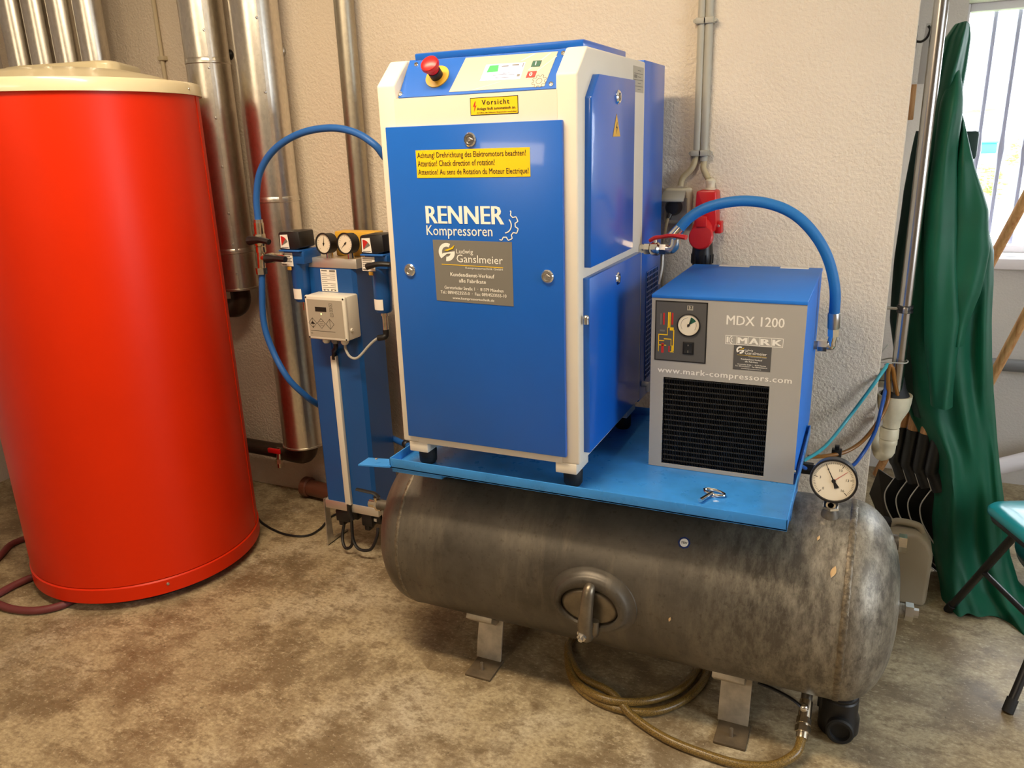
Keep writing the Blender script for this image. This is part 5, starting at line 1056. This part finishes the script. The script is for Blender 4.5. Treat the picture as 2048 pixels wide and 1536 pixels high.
# pale strap and hook rail on the return wall
a, b = aY(1861, 46, 1.02), aY(1845, 168, 1.02)
MB().slab([a+V((-0.010, 0, 0)), a+V((0.012, 0, 0)), b+V((0.016, 0, 0)), b+V((-0.014, 0, 0)), (a+b)/2+V((-0.014, 0, 0))], (0, 1, 0), 0.004).build('hanging_strap', 'coat_strap', rc)
p = aY(1850, 66, 1.0)
hk = thing('wall_hook', 'dark coat hook on the wall edge beside the stainless pipe', 'hook', (1.15, 1.0, p.z))
MB().tube([(1.151, 1.0, p.z-0.02), (1.165, 1.0, p.z-0.022), (1.178, 1.0, p.z-0.012), (1.184, 1.0, p.z+0.008), (1.178, 1.0, p.z+0.018)], 0.0035, 8).build('hook', 'black_metal', hk); MB().box(1.150, 1.153, 0.988, 1.012, p.z-0.04, p.z+0.02, 0.001).build('plate', 'black_metal', hk)
p = aY(1832, 190, 1.05); tag(MB().box(1.151, 1.168, 1.04, 1.055, p.z-0.07, p.z+0.03, 0.003).build('wooden_board', 'wood'), 'brown wooden board glimpsed at the wall edge behind the stainless pipe', 'board')

# shovels leaning behind the tank
def shovel(off, label, grey=False):
    t = thing('shovel', label, 'shovel', (1.30+off.x, 1.10+off.y, 0), 'shovels leaning in the corner')
    tip = V((1.452, 1.075, 0.008))+off; soc = V((1.238, 1.06, 0.415))+off; d = (tip-soc).normalized()
    w = V((-0.80, -0.10, -0.50)); w = (w-d*w.dot(d)).normalized(); n = d.cross(w)
    Lb = (tip-soc).length-0.07; sh = soc+d*0.07; out = []
    for (v, h) in ((0.0, 0.030), (0.03, 0.075), (0.065, 0.092), (0.11, 0.095), (0.20, 0.083), (0.28, 0.058), (0.33, 0.03)): out.append((v*Lb/0.33, h))
    m = MB(); rows = []
    for v, h in out:
        rows.append([m.bm.verts.new(sh+d*v+w*h*s+n*(0.018*(s*s)-0.006)) for s in (-1, -0.6, 0, 0.6, 1)])
    rows.append([m.bm.verts.new(tip)])
    for A, B in zip(rows, rows[1:]):
        for i in range(4):
            if len(B) == 5: m.bm.faces.new((A[i], A[i+1], B[i+1], B[i]))
            else: m.bm.faces.new((A[i], A[i+1], B[0]))
    g = m.bm.faces[:]; bmesh.ops.solidify(m.bm, geom=g, thickness=0.003)
    m.build('blade', 'spade_grey' if grey else 'spade', t, angle=50)
    edge = [soc+w*0.018-n*0.006, sh+d*(-0.01)+w*0.026]+[sh+d*v+w*h+n*0.012 for v, h in out]+[tip]
    MB().tube(edge, 0.0024, 6, smooth=4).build('ground_edge', 'spade_edge' if not grey else 'spade_grey', t)
    up = V((0.055, 0.02, 1.0)).normalized()
    MB().tube([sh+n*-0.004, soc+d*0.02, soc, soc+up*0.05, soc+up*0.12], 0.02, 12, radii=[0.026, 0.022, 0.021, 0.022, 0.022]).build('socket', 'spade' if not grey else 'spade_grey', t)
    for k, q in ((0.2, 0.02), (0.03, -0.01), (-0.03, 0.01)): MB().ball(sh+d*k*0.3+w*q+n*-0.012, 0.004, 8, 6).build('rivet', 'steel', t)
    MB().cyl(soc+up*0.07, soc+up*0.68, 0.019, 0.017, n=14).build('handle', 'wood', t)
lbs = ['black shovel with a bright edge nearest the funnel drain, front of the nested row', 'second black shovel of the nested row behind the zinc tank', 'third black shovel of the nested row, its wooden handle under the raincoat', 'last black shovel of the nested row, half under the raincoat']
for k, lb in enumerate(lbs): shovel(V((0.036*k-0.004, 0.06-0.024*k, 0.0)), lb)
# grey snow-shovel blade behind them
gs = thing('grey_shovel', 'flat grey aluminium shovel blade standing in the corner behind the black shovels', 'shovel', (1.26, 1.45, 0))
p = [aY(1722, 985, 1.3), aY(1757, 938, 1.3), aY(1790, 960, 1.3), aY(1800, 1060, 1.25), aY(1772, 1070, 1.25)]
MB().slab([V((max(1.17, q.x), q.y, max(0.005, q.z))) for q in p], (0.1, 1, 0), 0.005).build('blade', 'spade_grey', gs)
MB().cyl((1.21, 1.31, 0.34), (1.215, 1.40, 1.3), 0.014, n=12).build('handle', 'wood', gs)

# beige canister
x0, x1, y0, y1, zt2 = 1.20, 1.362, 0.93, 1.04, 0.255
cn = thing('canister', 'beige plastic canister on the floor behind the right end of the tank', 'canister', (1.28, 0.98, 0))
m = MB(); m.prism([(x0, 0.0), (x1-0.004, 0.0), (x1, 0.02), (x1+0.002, 0.19), (x1-0.014, 0.228), (x1-0.05, zt2), (x0+0.03, zt2), (x0, 0.23)], 'y', y0-0.05, y1-0.06, 0.014, 3); m.build('body', 'canister', cn)
MB().tube([(x1-0.035, 0.93, zt2-0.012), (x1-0.05, 0.93, zt2+0.012), (x0+0.05, 0.93, zt2+0.016), (x0+0.03, 0.93, zt2-0.01)], 0.011, 10).build('handle', 'canister', cn)
MB().lathe([(0.022, zt2-0.006), (0.022, zt2+0.016), (0.018, zt2+0.02), (0, zt2+0.02)], (x0+0.016, 0.93, 0), (0, 0, 1), 20).build('cap', 'black', cn)

# wooden poles against the window
def pole(a, b, r, label):
    a, b = V(a), V(b); d = (b-a).normalized(); q = b-d*(b.z/d.z) ; top = a-d*((a-b).length*-0) ; up_ = b+d*-1
    lo = b+d*0; dirn = (a-b).normalized(); s = (b.z-0.012)/dirn.z; foot_ = b-dirn*s; top = a+dirn*0.35
    tag(MB().cyl(foot_, top, r, n=20).build('wooden_pole', 'wood'), label, 'pole')
pole(aY(2048, 402, 1.45), aY(1994, 502, 1.52), 0.017, 'upper wooden pole slanting across the window beside the raincoat')
pole(aY(2048, 636, 1.36), aY(1990, 745, 1.41), 0.016, 'lower wooden pole slanting out from behind the raincoat under the window sill')
p = aY(2030, 732, 1.98)
t = thing('wall_pipe', 'grey horizontal pipe along the wall under the window', 'pipe', (2.2, 1.98, p.z)); MB().cyl((1.45, 1.985, p.z), (3.55, 1.985, p.z), 0.026, n=20).build('tube', 'grey_pipe', t)
for x in (1.9, 2.8): MB().box(x-0.01, x+0.01, 1.955, YF+0.001, p.z-0.032, p.z+0.032, 0.003).build('clamp', 'zinc', t)
a = aY(2032, 925, 1.87); f_ = V((1.36, 1.80, 0.036)); d = (a-f_).normalized(); k = (2.02-0.036-f_.y)/d.y
tag(MB().tube([f_, f_+d*min(k, 1.6)], 0.034, 16, smooth=0).build('plastic_pipe', 'window_white'), 'white plastic pipe leaning at a slant under the window behind the raincoat', 'pipe')
p = aZ(1985, 1000, 0.25); c = aY(1986, 1000, 1.35)
tag(MB().tube([c+V((0.03*math.cos(k*PI/6), 0, 0.03*math.sin(k*PI/6))) for k in range(12)], 0.006, 8, closed=True, smooth=3).build('red_ring', 'red'), 'red ring handle peeping over the stool seat beside the raincoat', 'handle')
def bagfn(u, v):
    a = 2*PI*u; r = 0.17*math.sin(PI*min(0.98, 0.08+0.9*v))**0.6*(1+0.12*math.sin(5*a+6*v)+0.07*math.sin(11*a-9*v))
    return V((1.80+r*math.cos(a), 1.12+r*math.sin(a)*0.8, 0.005+0.34*v+0.02*math.sin(4*a)*v))
m = MB(); m.grid(bagfn, 40, 24, True); tag(m.build('sack', 'bag', angle=80), 'crumpled teal sack on the floor behind the folding stool', 'sack')
# folding stool
U_ = V((0.92, 0.39, 0)).normalized(); W_ = V((0.39, -0.92, 0)).normalized(); C0 = V((1.452, 0.778, 0.45))
fs = thing('folding_stool', 'folding stool with a turquoise padded seat and black steel legs', 'stool', (1.69, 0.68, 0))
SZ = 0.36
def seatpt(a, b, z): return C0+U_*a+W_*b+V((0, 0, z))
m = MB(); rings = []
def rr(inset, rad, z):
    pts = []
    for (cx, cy, a0) in ((SZ-inset-rad, SZ-inset-rad, 0), (inset+rad, SZ-inset-rad, 90), (inset+rad, inset+rad, 180), (SZ-inset-rad, inset+rad, 270)):
        for k in range(7): a = math.radians(a0+15*k); pts.append(seatpt(cx+rad*math.cos(a), cy+rad*math.sin(a), z))
    return pts
lv = [rr(0.012, 0.05, -0.030), rr(0.0, 0.055, -0.022), rr(0.0, 0.055, -0.010), rr(0.006, 0.055, -0.002), rr(0.025, 0.05, 0.004), rr(0.07, 0.05, 0.009), rr(0.13, 0.03, 0.011)]
R_ = [[m.bm.verts.new(p) for p in l] for l in lv]
for A_, B_ in zip(R_, R_[1:]):
    for k in range(28): j = (k+1) % 28; m.bm.faces.new((A_[k], A_[j], B_[j], B_[k]))
m.bm.faces.new(R_[0][::-1]); m.bm.faces.new(R_[-1]); m.build('seat', 'seat', fs, angle=70)
m = MB(); pts = rr(0.016, 0.05, -0.036); m.tube(pts, 0.010, 8, closed=True, smooth=1); m.build('seat_frame', 'black_metal', fs)
f1, f2 = V((1.429, 0.89, 0.006)), V((1.539, 0.424, 0.006))
for side_ in (0, 1):
    o_ = U_*(0.315*side_)
    a0 = f1+o_; a1 = a0+W_*0.26+V((0, 0, 0.412)); b0 = f2+U_*(0.476*side_); b1 = b0+U_*(0.20-0.40*side_)-W_*0.14+V((0, 0, 0.412))
    for s0, s1 in ((a0, a1), (b0, b1)):
        lg = MB().cyl(s0, s1, 0.0115, n=14).build('leg', 'black_metal', fs); dd_ = (s1-s0).normalized()
        MB().cyl(s0-dd_*0.004, s0+dd_*0.035, 0.0145, n=14).build('leg_cap', 'rubber', lg)
a0 = f1+W_*0.145+V((0, 0, 0.224)); a1 = f1+W_*0.40+V((0, 0, 0.20))
MB().cyl(a0, a1+U_*0.02, 0.0085, n=12).build('stretcher', 'black_metal', fs)

# ================================================================== FLOOR ITEMS
# coiled braided hose under the tank
zr = 0.012
loop = [aZ(1150, 1300, zr), aZ(1140, 1345, zr), aZ(1170, 1386, zr), aZ(1230, 1416, zr), aZ(1300, 1424, zr), aZ(1365, 1402, zr), aZ(1408, 1360, zr), aZ(1416, 1320, zr)]
far = [V((0.78, 0.36, zr)), V((0.68, 0.43, zr)), V((0.52, 0.44, zr)), V((0.40, 0.37, zr)), V((0.352, 0.27, zr))]
l2 = [aZ(1135, 1310, zr+.004), aZ(1150, 1360, zr+.006), aZ(1195, 1392, zr+.018), aZ(1250, 1404, zr+.02), aZ(1310, 1398, zr+.018), aZ(1362, 1376, zr+.012), aZ(1394, 1340, zr+.008)]
path = [V((0.50, 0.28, zr)), V((0.43, 0.27, zr))]+[aZ(1164, 1310, zr), aZ(1180, 1345, zr), aZ(1208, 1376, zr+.004)]
seq = l2+[V((0.75, 0.36, zr+.012)), V((0.64, 0.41, zr+.016)), V((0.50, 0.41, zr+.016)), V((0.39, 0.35, zr+.012))]+[V((0.352, 0.27, zr))]+loop[1:]+far
seq += [V((0.385, 0.19, zr+.004)), V((0.45, 0.11, zr+.012)), V((0.55, 0.065, zr+.022)), aZ(1265, 1432, zr+.004), aZ(1330, 1476, zr), aZ(1400, 1505, zr), aZ(1480, 1529, zr), aZ(1545, 1531, zr+.004), aZ(1590, 1508, zr+.02), aZ(1603, 1478, zr+.035)]
ch = thing('coiled_hose', 'amber braided drain hose coiled on the floor under the tank', 'hose', (0.6, 0.2, 0))
MB().tube(seq, 0.0115, 12, smooth=6).build('hose', 'braid', ch)
hv = aZ(1606, 1462, 0.06)
dv = thing('drain_cock', 'brass drain cock with black lever under the right end of the tank', 'valve', tuple(hv))
top_ = V((hv.x+0.0, 0.20, 0.125)); e_ = seq[-1]
m = MB(); m.cyl(e_, e_+(top_-e_)*0.28, 0.015, n=14); m.hexn(e_+(top_-e_)*0.10, e_+(top_-e_)*0.2, 0.019); m.hexn(e_+(top_-e_)*0.24, e_+(top_-e_)*0.34, 0.018); m.cyl(e_+(top_-e_)*0.3, e_+(top_-e_)*0.62, 0.016, n=14); m.build('body', 'nickel', dv)
MB().cyl(e_+(top_-e_)*0.6, top_+V((0, 0, 0.02)), 0.014, n=14).build('riser', 'tank', dv)
kb = e_+(top_-e_)*0.55
MB().ball(kb+V((-0.004, -0.018, 0.006)), 0.012, 12, 8).build('lever_nut', 'chrome', dv)
MB().tube([kb+V((0, -0.02, 0.0)), kb+V((-0.03, -0.02, 0.022)), kb+V((-0.07, -0.01, 0.03)), kb+V((-0.12, 0.0, 0.034))], 0.006, 8, flat=0.5).build('lever', 'black', dv)
# black automatic condensate drain
q0 = aZ(1660, 1475, 0.0); q1 = aZ(1726, 1470, 0.0)
cx_, cy_ = 1.128, 0.195
dn = thing('condensate_drain', 'black condensate drain unit on the floor under the right end of the tank', 'drain', (cx_, cy_, 0))
m = MB(); m.lathe([(0.046, 0.0), (0.05, 0.006), (0.05, 0.045), (0.044, 0.06), (0.044, 0.10), (0.040, 0.104)], (cx_, cy_, 0), (0, 0, 1), 28); m.box(cx_-0.05, cx_+0.04, cy_-0.01, cy_+0.06, 0.002, 0.09, 0.006); m.build('body', 'black', dn)
MB().lathe([(0.032, 0), (0.034, 0.02), (0.030, 0.024), (0.024, 0.024), (0.022, 0.012), (0, 0.012)], (cx_+0.004, cy_-0.042, 0.036), (0.05, -1, 0.12), 28).build('end_cap', 'rubber', dn)
MB().lathe([(0.038, 0.100), (0.041, 0.104), (0.041, 0.110), (0.036, 0.113)], (cx_, cy_, 0), (0, 0, 1), 28).build('collar', 'black_metal', dn)
MB().box(cx_-0.055, cx_-0.035, cy_, cy_+0.02, 0.05, 0.11, 0.003).build('side_nozzle', 'black', dn)
# maroon hose and thin cable left
pts = [aZ(-60, 1180, .014), aZ(0, 1112, .014), aZ(42, 1080, .014), V((-1.80, 0.30, .014))]
tag(MB().tube(pts, 0.0125, 10).build('rubber_hose', 'maroon'), 'maroon rubber hose on the floor going behind the boiler at its left', 'hose')
pts = [V((-1.45, 0.02, .014)), aZ(85, 1150, .014), aZ(40, 1165, .014), aZ(0, 1186, .014), aZ(-20, 1200, .014), aZ(0, 1210, .014), aZ(30, 1219, .014), aZ(75, 1221, .014), aZ(120, 1212, .014), aZ(160, 1196, .014), V((-1.22, -0.02, .014))]
tag(MB().tube(pts, 0.0135, 10).build('rubber_hose', 'maroon'), 'maroon rubber hose looping out in front of the boiler foot', 'hose')
tag(MB().tube([aZ(505, 1020, .005), aZ(525, 1046, .005), aZ(565, 1067, .005), aZ(610, 1072, .005), aZ(640, 1058, .005), aZ(668, 1030, .005), V((-0.80, 0.84, .005))], 0.0045, 8).build('thin_cable', 'black'), 'thin dark cable on the floor between the boiler and the drying tower', 'cable')
